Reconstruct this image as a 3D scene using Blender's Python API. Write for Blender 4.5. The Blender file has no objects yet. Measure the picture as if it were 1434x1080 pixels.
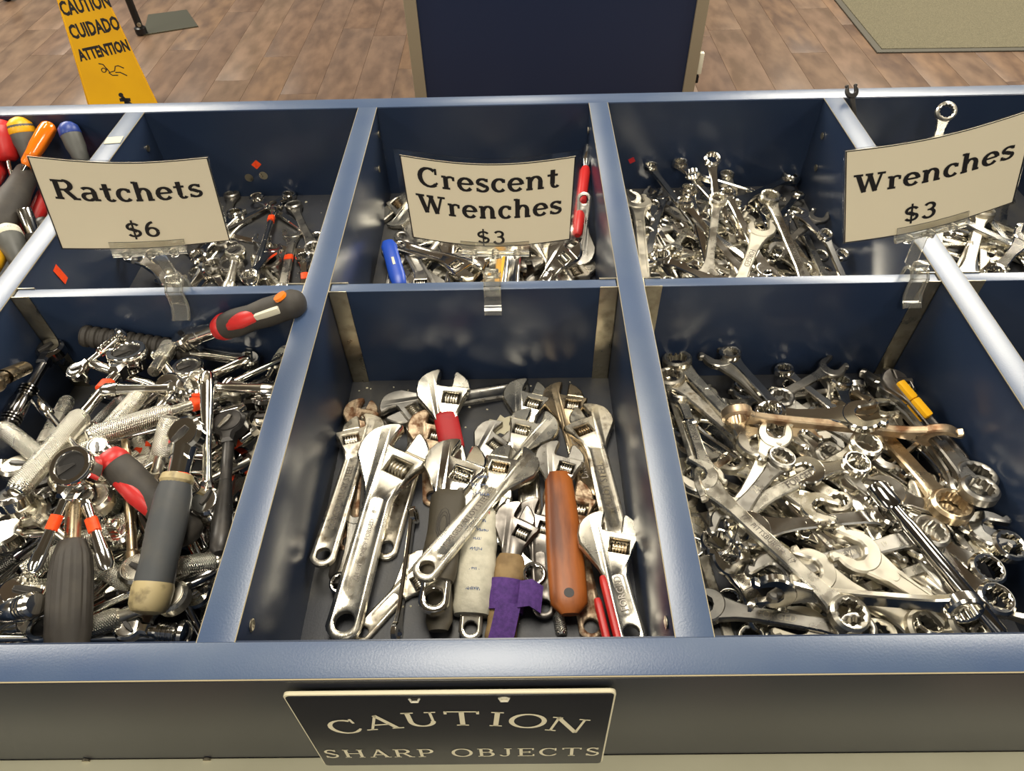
import bpy, bmesh, math, random
from mathutils import Vector, Matrix
from mathutils.geometry import tessellate_polygon
S = bpy.context.scene
COL = S.collection
PI = math.pi
rad = math.radians

# ------------------------------------------------------------------ camera, world, lights, exposure
cam = bpy.data.cameras.new('camera'); camo = bpy.data.objects.new('camera', cam); COL.objects.link(camo)
cam.sensor_fit = 'HORIZONTAL'; cam.sensor_width = 36.0; cam.lens = 980.2 / 1434 * 36; cam.clip_start = .02; cam.clip_end = 60
camo.location = (.1944, -.17497, .43007)
camo.rotation_euler = (.734, .02024, -.00276)
S.camera = camo
S.view_settings.view_transform = 'Standard'; S.view_settings.look = 'None'
S.view_settings.gamma = 1; S.view_settings.use_curve_mapping = False
S.view_settings.exposure = 0.05
world = bpy.data.worlds.new('world'); S.world = world; world.use_nodes = True
world.node_tree.nodes['Background'].inputs[0].default_value = (.50, .47, .41, 1)
world.node_tree.nodes['Background'].inputs[1].default_value = 0.62
FLOOR = -.86; CEIL = 1.95
def area(x, y, sx, sy, power, col=(1, .90, .74)):
    l = bpy.data.lights.new('ceiling_or_fill_light', 'AREA'); l.shape = 'RECTANGLE'; l.size = sx; l.size_y = sy
    l.energy = power; l.color = (1, .935, .80)
    o = bpy.data.objects.new('ceiling_or_fill_light', l); COL.objects.link(o); o.location = (x, y, CEIL - .03)
for gx, gy in ((0.10, .75), (.2, 4.7), (2.4, -1.9), (-2.4, -1.4), (0.1, -1.9), (0.1, -4.0)):  # lights behind the camera are unseen, some added to brighten the card fronts
    area(gx, gy, .6, 1.2, 42)
for gx in (-2.6, 2.5):            # long rows of tubes down both aisles
    area(gx, 3.3, 1.0, 3.8, 42 * 6.5)

# ------------------------------------------------------------------ materials
def mat(name, col, rough=.5, metal=0., spec=.5, noise=None, bump=None, coat=0, trans=0, alpha=1, emit=None):
    """noise: (scale, colour2, lo, hi[, stretch]); bump: (scale, strength[, kind])"""
    m = bpy.data.materials.new(name); m.use_nodes = True
    nt = m.node_tree; b = nt.nodes['Principled BSDF']
    b.inputs['Base Color'].default_value = (*col, 1); b.inputs['Roughness'].default_value = rough
    b.inputs['Metallic'].default_value = metal; b.inputs['Specular IOR Level'].default_value = spec
    b.inputs['Coat Weight'].default_value = coat; b.inputs['Coat Roughness'].default_value = .08
    b.inputs['Transmission Weight'].default_value = trans; b.inputs['Alpha'].default_value = alpha
    tc = nt.nodes.new('ShaderNodeTexCoord')
    if noise:
        mp = nt.nodes.new('ShaderNodeMapping'); nt.links.new(tc.outputs['Object'], mp.inputs[0])
        if len(noise) > 4: mp.inputs['Scale'].default_value = noise[4]
        oi = nt.nodes.new('ShaderNodeObjectInfo')
        nt.links.new(oi.outputs['Random'], mp.inputs['Location'])
        n = nt.nodes.new('ShaderNodeTexNoise'); n.inputs['Scale'].default_value = noise[0]; n.inputs['Detail'].default_value = 6
        nt.links.new(mp.outputs[0], n.inputs['Vector'])
        r = nt.nodes.new('ShaderNodeValToRGB'); r.color_ramp.elements[0].position = noise[2]; r.color_ramp.elements[1].position = noise[3]
        r.color_ramp.elements[0].color = (*col, 1); r.color_ramp.elements[1].color = (*noise[1], 1)
        nt.links.new(n.outputs['Fac'], r.inputs[0]); nt.links.new(r.outputs[0], b.inputs['Base Color'])
        if metal > .5:
            rr = nt.nodes.new('ShaderNodeMapRange'); rr.inputs[1].default_value = .35; rr.inputs[2].default_value = .7
            rr.inputs[3].default_value = rough * .75; rr.inputs[4].default_value = min(1, rough * 1.5)
            nt.links.new(n.outputs['Fac'], rr.inputs[0]); nt.links.new(rr.outputs[0], b.inputs['Roughness'])
    if bump:
        bp = nt.nodes.new('ShaderNodeBump'); bp.inputs['Strength'].default_value = bump[1]; bp.inputs['Distance'].default_value = .001
        kind = bump[2] if len(bump) > 2 else 'noise'
        if kind == 'noise':
            t = nt.nodes.new('ShaderNodeTexNoise'); t.inputs['Scale'].default_value = bump[0]; t.inputs['Detail'].default_value = 4
            nt.links.new(tc.outputs['Object'], t.inputs['Vector']); nt.links.new(t.outputs['Fac'], bp.inputs['Height'])
        else:   # knurl: two crossed diagonal waves
            ws = []
            for sgn in (1, -1):
                mp = nt.nodes.new('ShaderNodeMapping'); mp.inputs['Rotation'].default_value = (0, 0, sgn * rad(35))
                nt.links.new(tc.outputs['Object'], mp.inputs[0])
                w = nt.nodes.new('ShaderNodeTexWave'); w.inputs['Scale'].default_value = bump[0]
                nt.links.new(mp.outputs[0], w.inputs['Vector']); ws.append(w)
            mx = nt.nodes.new('ShaderNodeMath'); mx.operation = 'MULTIPLY'
            nt.links.new(ws[0].outputs['Fac'], mx.inputs[0]); nt.links.new(ws[1].outputs['Fac'], mx.inputs[1])
            nt.links.new(mx.outputs[0], bp.inputs['Height'])
        nt.links.new(bp.outputs[0], b.inputs['Normal'])
    return m
def srgb(r, g, b):
    f = lambda c: (c / 255 / 12.92) if c / 255 <= .04045 else ((c / 255 + .055) / 1.055) ** 2.4
    return (f(r), f(g), f(b))
M = dict(
    laminate=mat('navy_laminate', srgb(33, 45, 68), .30, 0, .5, noise=(9, srgb(38, 50, 71), .4, .7), bump=(900, .05)),
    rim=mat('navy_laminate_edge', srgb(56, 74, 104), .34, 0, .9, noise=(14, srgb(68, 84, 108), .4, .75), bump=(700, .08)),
    binfloor=mat('dusty_bin_floor', srgb(48, 50, 57), .5, 0, .5, noise=(26, srgb(70, 68, 64), .42, .75), bump=(500, .15)),
    fascia=mat('black_fascia', srgb(32, 35, 45), .30, 0, .6, noise=(6, srgb(37, 40, 49), .4, .7)),
    cream=mat('cream_shelf', srgb(200, 196, 170), .4, 0, .5, noise=(12, srgb(190, 186, 160), .4, .7)),
    chip=mat('chipboard_edge', srgb(150, 138, 110), .8),
    alu=mat('aluminium_channel', srgb(176, 168, 148), .36, 1, .5, noise=(60, srgb(120, 112, 96), .5, .8)),
    chrome=mat('chrome', (.80, .77, .70), .13, 1, noise=(55, (.52, .49, .43), .52, .75)),
    chromeb=mat('bright_chrome', (.88, .86, .80), .09, 1, noise=(40, (.72, .69, .62), .5, .8)),
    satin=mat('satin_steel', (.72, .68, .58), .27, 1, noise=(70, (.50, .46, .38), .48, .75)),
    flat=mat('matte_nickel', (.56, .52, .43), .38, 1, noise=(50, (.62, .57, .46), .45, .75)),
    worn=mat('worn_steel', (.68, .63, .53), .34, 1, noise=(95, (.20, .16, .11), .52, .70)),
    dull=mat('dull_grey_steel', (.44, .42, .38), .32, 1, noise=(60, (.26, .24, .21), .45, .75)),
    dark=mat('dark_greasy_steel', (.22, .20, .18), .35, 1, noise=(60, (.10, .09, .08), .4, .7)),
    darkc=mat('smoked_chrome', (.38, .37, .36), .12, 1, noise=(40, (.22, .21, .20), .5, .8)),
    rust=mat('rusty_steel', (.40, .30, .20), .5, .7, noise=(110, (.16, .075, .035), .45, .60), bump=(500, .4)),
    rustbar=mat('rust_brown_bar', (.62, .48, .32), .36, .9, noise=(45, (.20, .10, .05), .5, .68)),
    brass=mat('bronze_tinted_steel', (.55, .44, .29), .30, 1, noise=(60, (.30, .21, .12), .45, .72)),
    knurl=mat('knurled_steel', (.74, .71, .62), .26, 1, noise=(50, (.55, .51, .43), .5, .8), bump=(230, 1.0, 'knurl')),
    knurld=mat('dark_knurled_steel', (.30, .29, .27), .26, 1, bump=(230, 1.0, 'knurl')),
    hole=mat('shaded_ring_inside', (.035, .033, .032), .4, .6),  # near-black colour paints the shade inside the open ring heads
    blk=mat('black_oxide', (.045, .042, .040), .36, .6, noise=(60, (.08, .07, .06), .5, .8)),
    rubber=mat('black_rubber', srgb(54, 50, 46), .62, 0, .4, noise=(60, srgb(66, 61, 54), .45, .75), bump=(400, .1)),
    rubbero=mat('olive_rubber', srgb(62, 56, 44), .6, 0, .4, noise=(50, srgb(82, 74, 58), .45, .75), bump=(300, .15)),
    slate=mat('slate_rubber', srgb(66, 68, 70), .55, 0, .4, noise=(40, srgb(80, 78, 74), .5, .8)),
    beige=mat('beige_plastic', srgb(168, 152, 112), .5, 0, .4, noise=(90, srgb(96, 84, 60), .52, .72)),
    redp=mat('red_plastic', srgb(190, 36, 34), .4, 0, .5, noise=(50, srgb(150, 28, 28), .5, .8)),
    redt=mat('red_tape', srgb(176, 34, 38), .5, 0, .4, noise=(60, srgb(140, 26, 30), .5, .8)),
    orange=mat('orange_sticker', srgb(246, 78, 26), .5, 0, .3, noise=(220, srgb(214, 56, 20), .5, .75)),
    orangec=mat('clear_orange_plastic', srgb(240, 122, 20), .12, 0, .6, coat=.6),
    yellow=mat('yellow_plastic', srgb(232, 172, 22), .4, 0, .5),
    yelstand=mat('yellow_floor_sign_plastic', srgb(228, 172, 6), .42, 0, .5, noise=(8, srgb(220, 164, 6), .4, .7)),
    blue=mat('blue_plastic', srgb(30, 72, 176), .35, 0, .5),
    bluet=mat('blue_trim_plastic', srgb(44, 66, 140), .4),
    greyp=mat('grey_plastic', srgb(84, 84, 80), .5, noise=(60, srgb(70, 70, 66), .5, .8)),
    wood=mat('orange_brown_wood', srgb(158, 88, 36), .42, 0, .4, noise=(34, srgb(96, 48, 20), .45, .72, (.35, 2.2, 2.2)), bump=(200, .1)),
    tan=mat('tan_tape', srgb(150, 124, 84), .75, noise=(90, srgb(120, 96, 62), .4, .7), bump=(300, .3)),
    wtape=mat('crumpled_white_tape', srgb(196, 190, 170), .55, 0, .4, noise=(60, srgb(150, 146, 130), .45, .75), bump=(140, .9)),
    purple=mat('purple_strap', srgb(88, 52, 128), .8, noise=(300, srgb(66, 38, 104), .4, .7), bump=(900, .4)),
    paper=mat('cream_card', srgb(232, 220, 192), .42, 0, .5),
    ink=mat('black_ink', srgb(24, 20, 20), .5), inkb=mat('blue_ink', srgb(70, 86, 120), .6), inkr=mat('red_ink', srgb(206, 120, 112), .6),
    white=mat('white_paint', srgb(214, 208, 186), .45),
    plaque=mat('black_engraved_plaque', srgb(13, 16, 27), .3, 0, .5), plaquew=mat('cream_engraving', srgb(226, 216, 184), .5),
    clear=mat('clear_plastic', (.93, .91, .84), .05, 0, .6, trans=.93),
    film=mat('laminate_film', (.97, .96, .93), .06, 0, .5, trans=1),
    plate=mat('grey_foot_plate', srgb(96, 96, 84), .3, .8), blackm=mat('black_metal', srgb(22, 21, 22), .35, .3),
    mat=mat('grey_green_carpet_mat', srgb(98, 92, 74), .95, 0, .2, noise=(260, srgb(76, 72, 58), .35, .65), bump=(700, .7)),
    matedge=mat('dark_rubber_mat_edge', srgb(60, 56, 46), .7),
    panel=mat('navy_panel', srgb(28, 41, 70), .42, 0, .5), strip=mat('beige_metal_upright', srgb(150, 138, 116), .4, 0, .5),
    ceiling=mat('ceiling_tile', srgb(150, 146, 136), .9),
    scrap=mat('paper_scrap', srgb(206, 198, 170), .8),
)
def plank_mat(i, c1, c2):
    c1 = [v*.80 for v in c1]; c2 = [v*.84 for v in c2]
    return mat('wood_plank_%s' % 'abcdef'[i], srgb(*c1), .38, 0, .45, noise=(11, srgb(*c2), .36, .66, (1.6, .6, 1)), bump=(90, .15))
PLANKS = [plank_mat(0, (98, 76, 60), (122, 98, 78)), plank_mat(1, (96, 74, 60), (120, 95, 77)), plank_mat(2, (104, 82, 64), (126, 101, 82)),
          plank_mat(3, (92, 70, 56), (122, 96, 74)), plank_mat(4, (100, 76, 58), (128, 100, 76))]

# ------------------------------------------------------------------ mesh helpers
class MB:
    def __init__(s): s.v = []; s.f = []
    def add(s, vs, fs):
        o = len(s.v); s.v += [tuple(v) for v in vs]; s.f += [tuple(i + o for i in f) for f in fs]; return s
    def box(s, a, b, bev=0):
        x0, y0, z0 = a; x1, y1, z1 = b
        if bev <= 0:
            s.add([(x0,y0,z0),(x1,y0,z0),(x1,y1,z0),(x0,y1,z0),(x0,y0,z1),(x1,y0,z1),(x1,y1,z1),(x0,y1,z1)],
                  [(3,2,1,0),(4,5,6,7),(0,1,5,4),(1,2,6,5),(2,3,7,6),(3,0,4,7)])
        else:
            bm = bmesh.new(); bmesh.ops.create_cube(bm, size=1)
            for v in bm.verts: v.co = Vector(((x0+x1)/2 + v.co.x*(x1-x0), (y0+y1)/2 + v.co.y*(y1-y0), (z0+z1)/2 + v.co.z*(z1-z0)))
            bmesh.ops.bevel(bm, geom=bm.edges[:], offset=bev, segments=2, affect='EDGES', profile=.6)
            bm.verts.index_update()
            s.add([v.co[:] for v in bm.verts], [[v.index for v in f.verts] for f in bm.faces]); bm.free()
        return s
    def loft(s, secs, cap=True, close=False):
        n = len(secs[0]); vs = [p for q in secs for p in q]; fs = []
        m = len(secs)
        for i in range(m if close else m - 1):
            a = i * n; b = ((i + 1) % m) * n
            for j in range(n):
                k = (j + 1) % n; fs.append((a + j, a + k, b + k, b + j))
        if cap and not close: fs.append(tuple(range(n))[::-1]); fs.append(tuple(range((m - 1) * n, m * n)))
        return s.add(vs, fs)
    def lathe(s, prof, n=16, axis='x', sq=1., mod=None, off=(0, 0, 0)):
        """prof: [(t, r)] along axis; sq squashes the third axis; mod(t, angle) scales the radius"""
        secs = []
        for t, r in prof:
            q = []
            for j in range(n):
                a = 2 * PI * j / n; rr = r * (mod(t, a) if mod else 1)
                c, d = rr * math.cos(a), rr * math.sin(a)
                if axis == 'x': p = (t, c, d * sq)
                elif axis == 'z': p = (c, d * sq, t)
                else: p = (d * sq, t, c)
                q.append((p[0] + off[0], p[1] + off[1], p[2] + off[2]))
            secs.append(q)
        return s.loft(secs)
    def tube(s, path, r, n=10):
        P = [Vector(p) for p in path]; rs = r if isinstance(r, (list, tuple)) else [r] * len(P); secs = []; up = None
        for i, p in enumerate(P):
            d = (P[min(i + 1, len(P) - 1)] - P[max(i - 1, 0)]).normalized()
            if up is None:
                up = Vector((0, 0, 1)) if abs(d.z) < .9 else Vector((1, 0, 0))
            u = (up - d * up.dot(d)).normalized(); up = u; w = d.cross(u)
            secs.append([p + (u * math.cos(2*PI*j/n) + w * math.sin(2*PI*j/n)) * rs[i] for j in range(n)])
        return s.loft(secs)
    def ribbon(s, path, wid, th, nrm=None):
        """rectangular bar along a path in any plane: wid along fixed axis nrm, th across"""
        P = [Vector(p) for p in path]; ax = Vector(nrm).normalized(); secs = []
        for i, p in enumerate(P):
            d = (P[min(i + 1, len(P) - 1)] - P[max(i - 1, 0)]).normalized(); w = d.cross(ax).normalized()
            a = ax * wid / 2; b = w * th / 2
            secs.append([p - a - b, p + a - b, p + a + b, p - a + b])
        return s.loft(secs)
    def plate(s, outl, t, bev, holes=(), recs=(), d=.0006, zs=None, z0=0):
        """bevelled plate from a 2D outline, half thickness t, with through holes and recessed panels on both faces"""
        outl = ccw(outl); inn = inset(outl, bev)
        n = len(outl)
        zt = lambda p, z: z0 + z * (zs(p[0]) if zs else 1)
        L = lambda pts, z: [(p[0], p[1], zt(p, z)) for p in pts]
        s.loft([L(inn, -t), L(outl, -t + bev), L(outl, t - bev), L(inn, t)], cap=False)
        caps = [inn]
        for h in holes:
            h = ccw(h); hb = inset(h, -bev * .6)
            s.loft([L(hb, t), L(h, t - bev * .6), L(h, -t + bev * .6), L(hb, -t)], cap=False); caps.append(hb)
        rc = []
        for r_ in recs:
            r_ = ccw(r_); ri = inset(r_, d * .8); rc.append(r_)
            for sg in (1, -1):
                a, b = L(r_, sg * t), L(ri, sg * (t - d))
                s.loft([a, b] if sg > 0 else [b, a], cap=False)
                s.capfill([ri], sg * (t - d), zt, sg)
        for sg in (1, -1): s.capfill(caps + rc, sg * t, zt, sg)
        return s
    def capfill(s, loops, z, zt, sg):
        pts = [p for l in loops for p in l]
        tr = tessellate_polygon([[Vector((p[0], p[1], 0)) for p in l] for l in loops])
        fs = []
        for a, b, c in tr:
            A, B, C_ = pts[a], pts[b], pts[c]
            ar = (B[0]-A[0])*(C_[1]-A[1]) - (B[1]-A[1])*(C_[0]-A[0])
            fs.append((a, b, c) if ar * sg > 0 else (c, b, a))
        s.add([(p[0], p[1], zt(p, z)) for p in pts], fs)
    def xf(s, m):
        s.v = [tuple(m @ Vector(v)) for v in s.v]; return s
    def mesh(s, name, ang=38):
        me = bpy.data.meshes.new(name); me.from_pydata(s.v, [], s.f)
        bm = bmesh.new(); bm.from_mesh(me); bmesh.ops.remove_doubles(bm, verts=bm.verts, dist=2e-6)
        bmesh.ops.recalc_face_normals(bm, faces=bm.faces); bm.to_mesh(me); bm.free()
        me.shade_smooth(); me.set_sharp_from_angle(angle=rad(ang)); return me
def ccw(p):
    a = sum(p[i][0]*p[(i+1) % len(p)][1] - p[(i+1) % len(p)][0]*p[i][1] for i in range(len(p)))
    return list(p) if a > 0 else list(p)[::-1]
def inset(p, d):
    n = len(p); out = []
    for i in range(n):
        a, b, c = p[i-1], p[i], p[(i+1) % n]
        e1 = Vector((b[0]-a[0], b[1]-a[1])); e2 = Vector((c[0]-b[0], c[1]-b[1]))
        if e1.length < 1e-9 or e2.length < 1e-9: out.append(b); continue
        n1 = Vector((-e1.y, e1.x)).normalized(); n2 = Vector((-e2.y, e2.x)).normalized()
        m = n1 + n2
        if m.length < 1e-6: m = n1
        m.normalize(); k = d / max(.45, m.dot(n1)); out.append((b[0] + m.x * k, b[1] + m.y * k))
    return out
def circ(cx, cy, r, n=20, a0=0, a1=2*PI, ry=None, end=False):
    m = n if not end else n - 1
    return [(cx + r*math.cos(a0 + (a1-a0)*i/m), cy + (ry or r)*math.sin(a0 + (a1-a0)*i/m)) for i in range(n)]
def rotp(pts, a, o=(0, 0)):
    c, s_ = math.cos(a), math.sin(a); return [(o[0] + (x-o[0])*c - (y-o[1])*s_, o[1] + (x-o[0])*s_ + (y-o[1])*c) for x, y in pts]
def smoothp(pts, it=1):
    for _ in range(it):
        q = []
        for i in range(len(pts)):
            a, b = pts[i], pts[(i+1) % len(pts)]
            q += [(a[0]*.75 + b[0]*.25, a[1]*.75 + b[1]*.25), (a[0]*.25 + b[0]*.75, a[1]*.25 + b[1]*.75)]
        pts = q
    return pts
def link(name, me, m=None, parent=None, **props):
    o = bpy.data.objects.new(name, me); COL.objects.link(o)
    if m is not None and (len(me.materials) == 0): me.materials.append(m)
    if parent: o.parent = parent
    for k, v in props.items(): o[k] = v
    return o
def thing(name, label, cat, loc=(0, 0, 0), group=None):
    o = bpy.data.objects.new(name, None); COL.objects.link(o); o.location = loc; o.empty_display_size = .02
    o['label'] = label; o['category'] = cat
    if group: o['group'] = group
    return o

# ------------------------------------------------------------------ stroke lettering (slab serif and sign lettering)
def stroke(mb, pts, ws, place):
    """flat ribbon along 2D points with widths"""
    n = len(pts)
    if not isinstance(ws, (list, tuple)): ws = [ws] * n
    L_, R_ = [], []
    for i in range(n):
        a = pts[max(i-1, 0)]; b = pts[min(i+1, n-1)]
        d = Vector((b[0]-a[0], b[1]-a[1])); d.normalize(); nx, ny = -d.y, d.x; w = ws[i] / 2
        L_.append(place(pts[i][0] + nx*w, pts[i][1] + ny*w)); R_.append(place(pts[i][0] - nx*w, pts[i][1] - ny*w))
    mb.add(L_ + R_, [(i, i+1, n+i+1, n+i) for i in range(n-1)])
def arc(cx, cy, rx, ry, a0, a1, w0, w1=None, n=14):
    """w0 thickness at the sides, w1 at top and bottom"""
    w1 = w1 or w0; P = []; W = []
    for i in range(n):
        a = rad(a0 + (a1-a0)*i/(n-1)); P.append((cx + rx*math.cos(a), cy + ry*math.sin(a))); W.append(w1 + (w0-w1)*abs(math.cos(a)))
    return (P, W)
def ln(x0, y0, x1, y1, w, n=2):
    return ([(x0 + (x1-x0)*i/(n-1), y0 + (y1-y0)*i/(n-1)) for i in range(n)], [w]*n)
# glyph: (advance, strokes).  T thick stem, t thin, s serif thickness; cap height .70, x height .49
def glyphs(T, t, s, e):
    G = {}
    sf = lambda x, y, w=.20: ln(x - w/2 - e, y, x + w/2 + e, y, s)
    up = .70 - s/2; lo = s/2; xh = .49 - s/2
    G['R'] = (.74, [ln(.15, 0, .15, .70, T), sf(.13, lo, .24), ln(.02, up, .38, up, s), arc(.36, .52, .19, .165, 90, -90, T, s), ln(.15, .355, .36, .355, t), ln(.36, .36, .60, .03, T*.9), ln(.52, lo, .74, lo, s)])
    G['C'] = (.72, [arc(.37, .35, .29, .325, 50, 315, T, s), ln(.60, .47, .60, .69, t), ln(.56, .11, .63, .19, t)])
    G['W'] = (1.04, [ln(.14, .68, .34, .02, T), ln(.34, .02, .52, .66, t), ln(.50, .68, .70, .02, T), ln(.70, .02, .90, .68, t), ln(.0, up, .30, up, s), ln(.38, up, .62, up, s), ln(.76, up, 1.02, up, s)])
    G['a'] = (.56, [arc(.24, .355, .17, .115, 150, 0, T*.8, s), ln(.41, .36, .41, .06, T), ln(.38, lo, .56, lo, s), arc(.22, .145, .15, .125, 80, 330, T*.85, s), ln(.24, .275, .42, .285, t)])
    G['t'] = (.42, [ln(.19, .14, .19, .64, T), ln(.02, xh, .36, xh, s), arc(.29, .14, .10, .12, 180, 330, T*.8, s)])
    G['c'] = (.50, [arc(.27, .245, .195, .22, 45, 320, T*.95, s), ln(.41, .33, .41, .46, T*.7)])
    G['h'] = (.66, [ln(.15, 0, .15, .72, T), ln(.02, .70, .16, .70, s), sf(.14, lo, .20), arc(.335, .30, .155, .165, 170, 0, T*.9, s), ln(.49, .31, .49, 0, T), sf(.51, lo, .19)])
    G['e'] = (.54, [arc(.27, .245, .205, .22, -35, -360, T*.95, s), ln(.08, .265, .48, .265, t)])
    G['s'] = (.48, [arc(.24, .355, .15, .11, 30, 230, T*.75, s), ([(.145, .30), (.24, .255), (.335, .20)], [T*.8, T*.85, T*.8]), arc(.24, .135, .16, .11, 50, -150, T*.75, s), ln(.385, .36, .385, .48, t), ln(.075, .02, .075, .15, t)])
    G['r'] = (.48, [ln(.15, 0, .15, .47, T), sf(.15, lo, .24), ln(.02, xh, .16, xh, s), arc(.30, .32, .14, .14, 160, 50, t*1.2, s), ln(.36, .40, .44, .40, T*.95)])
    G['n'] = (.66, [ln(.15, 0, .15, .47, T), ln(.02, xh, .16, xh, s), sf(.14, lo, .20), arc(.335, .30, .155, .165, 170, 0, T*.9, s), ln(.49, .31, .49, 0, T), sf(.51, lo, .19)])
    G['$'] = (.60, [arc(.29, .49, .19, .15, 20, 235, T*.75, s*1.2), ([(.17, .41), (.29, .35), (.41, .28)], [T, T*1.05, T]), arc(.29, .20, .20, .15, 50, -160, T*.75, s*1.2), ln(.29, -.10, .29, .80, t)])
    G['6'] = (.58, [arc(.29, .22, .19, .195, 0, 360, T*.85, s*1.2, 22), arc(.40, .27, .30, .41, 95, 185, T*.8, s*1.3)])
    G['3'] = (.56, [arc(.26, .52, .16, .15, 155, -80, T*.8, s*1.2), arc(.25, .20, .19, .19, 80, -160, T*.85, s*1.2), ln(.20, .375, .30, .375, t)])
    # roman capitals for the plaque
    G['A'] = (.78, [ln(.12, .02, .38, .70, t), ln(.36, .70, .64, .02, T), ln(.21, .24, .54, .24, t), sf(.12, lo), sf(.65, lo, .22)])
    G['U'] = (.80, [ln(.17, .70, .17, .25, T), arc(.39, .25, .22, .23, 180, 360, T, t), ln(.61, .25, .61, .70, t), sf(.17, up, .22), sf(.61, up)])
    G['T'] = (.72, [ln(.36, 0, .36, .68, T), ln(.04, up, .68, up, s), ln(.05, .56, .05, .70, t), ln(.67, .56, .67, .70, t), sf(.36, lo, .22)])
    G['I'] = (.36, [ln(.18, 0, .18, .70, T), sf(.18, lo, .22), sf(.18, up, .22)])
    G['O'] = (.84, [arc(.42, .35, .32, .33, 0, 360, T, t, 28)])
    G['N'] = (.82, [ln(.14, 0, .14, .70, t), ln(.12, .69, .66, .01, T), ln(.66, .70, .66, 0, t), sf(.14, lo), sf(.12, up, .18), sf(.66, up)])
    G['S'] = (.58, [arc(.28, .52, .17, .155, 25, 235, T*.8, t*1.3), ([(.16, .44), (.28, .36), (.41, .27)], [T, T, T]), arc(.28, .19, .19, .17, 45, -155, T*.8, t*1.3), ln(.44, .54, .44, .69, t), ln(.09, .02, .09, .18, t)])
    G['H'] = (.84, [ln(.16, 0, .16, .70, T), ln(.66, 0, .66, .70, T), ln(.16, .36, .66, .36, t), sf(.16, lo), sf(.66, lo), sf(.16, up), sf(.66, up)])
    G['P'] = (.66, [ln(.16, 0, .16, .70, T), sf(.16, lo, .24), ln(.04, up, .38, up, s), arc(.36, .51, .19, .17, 90, -90, T, s), ln(.16, .335, .36, .335, t)])
    G['B'] = (.70, [ln(.16, 0, .16, .70, T), ln(.04, up, .36, up, s), ln(.04, lo, .38, lo, s), ln(.16, .375, .36, .375, t), arc(.36, .525, .17, .15, 90, -90, T*.9, s), arc(.38, .20, .20, .18, 90, -90, T, s)])
    G['J'] = (.52, [ln(.32, .70, .32, .17, T), arc(.18, .16, .14, .14, 0, -170, T*.7, t), sf(.32, up, .24)])
    G['E'] = (.68, [ln(.16, 0, .16, .70, T), ln(.04, up, .58, up, s), ln(.04, lo, .60, lo, s), ln(.16, .37, .46, .37, t), ln(.58, .54, .58, .70, t), ln(.60, 0, .60, .17, t), ln(.46, .29, .46, .45, t)])
    G[' '] = (.34, [])
    return G
BOOK = glyphs(.150, .072, .078, .008)
ROMAN = glyphs(.100, .055, .048, .01)
def text_width(txt, G, size, track=0): return sum((G[c][0] + track) * size for c in txt) - track * size
def text_mesh(txt, G, size, place, track=0, sx=1.):
    mb = MB(); x = 0
    for c in txt:
        adv, st = G[c]
        for pts, ws in st:
            if len(pts) == 2:   # subdivide long straight strokes so they follow a bend
                (a, b), (c0, d) = pts; pts = [(a + (c0-a)*i/3, b + (d-b)*i/3) for i in range(4)]; ws = [ws[0]]*4
            stroke(mb, [((x + p[0]*size) * sx, p[1]*size) for p in pts], [w*size for w in ws], place)
        x += (adv + track) * size
    return mb
def font_text(txt, size, m, parent, mtx, name='lettering', ext=.0001, sx=1., off=0., align='CENTER'):
    cu = bpy.data.curves.new(name, 'FONT'); cu.body = txt; cu.size = size; cu.extrude = ext; cu.align_x = align; cu.align_y = 'CENTER'; cu.offset = off
    cu.resolution_u = 2
    cu.resolution_u = 2
    tmpo = bpy.data.objects.new(name, cu); COL.objects.link(tmpo)
    me = bpy.data.meshes.new_from_object(tmpo); me.name = name
    bpy.data.objects.remove(tmpo); bpy.data.curves.remove(cu)
    me.materials.clear()
    me.transform(mtx @ Matrix.Diagonal((sx, 1, 1, 1)))
    return link(name, me, m, parent)

# ------------------------------------------------------------------ the setting
tmp = MB().box((-6, -4, FLOOR - .06), (6, 8, FLOOR - .006))
floor = link('floor', tmp.mesh('floor'), M['matedge'], kind='structure')
rng = random.Random(11)
PW, PL = .152, 1.22
pm = {}
for i in range(-26, 22):
    off = rng.random() * PL
    for j in range(0, 5):
        y0 = .6 + j * PL - off; x0 = i * PW
        if y0 > 6: continue
        k = rng.randrange(5)
        key = k
        if key not in pm:
            pm[key] = MB().box((.0005, .0005, -.006), (PW - .0005, PL - .0005, 0), .0007).mesh('plank')
            pm[key].materials.append(PLANKS[k])
        o = link('plank', pm[key], None, floor); o.location = (x0, y0, FLOOR)
ceil = link('ceiling', MB().box((-6, -4, CEIL), (6, 8, CEIL + .05)).mesh('ceiling'), M['ceiling'], kind='structure')

# display table ---------------------------------------------------------------
T = .0232; Hh = T / 2; DEP = .128; LEN = .705; X0, X1 = -.64, .93
table = thing('display_table', 'navy laminate display table divided into open tool bins', 'table', (0, 0, FLOOR))
def tpart(name, mb, m, **kw):
    mb.xf(Matrix.Translation((0, 0, -FLOOR))); return link(name, mb.mesh(name), m, table, **kw)
tpart('front_rail', MB().box((X0, -.0229, -.165), (X1, 0, 0), .0006), M['rim'])
tpart('back_rail', MB().box((X0, LEN, -.165), (X1, LEN + .0245, 0), .0006), M['rim'])
tpart('back_liner', MB().box((X0, LEN - .0012, -DEP), (X1, LEN - .0002, -.0008)), M['laminate'])
tpart('front_liner', MB().box((X0, .0002, -DEP), (X1, .0012, -.0008)), M['laminate'])
tpart('bin_floor', MB().box((X0, -.001, -DEP - .012), (X1, LEN + .001, -DEP)), M['binfloor'])
tpart('fascia', MB().box((X0, -.0241, -.165), (X1, -.0230, -.0012)), M['fascia'])
DIVS = (-.6075, -.305, 0, .3, .603, .905)
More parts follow.
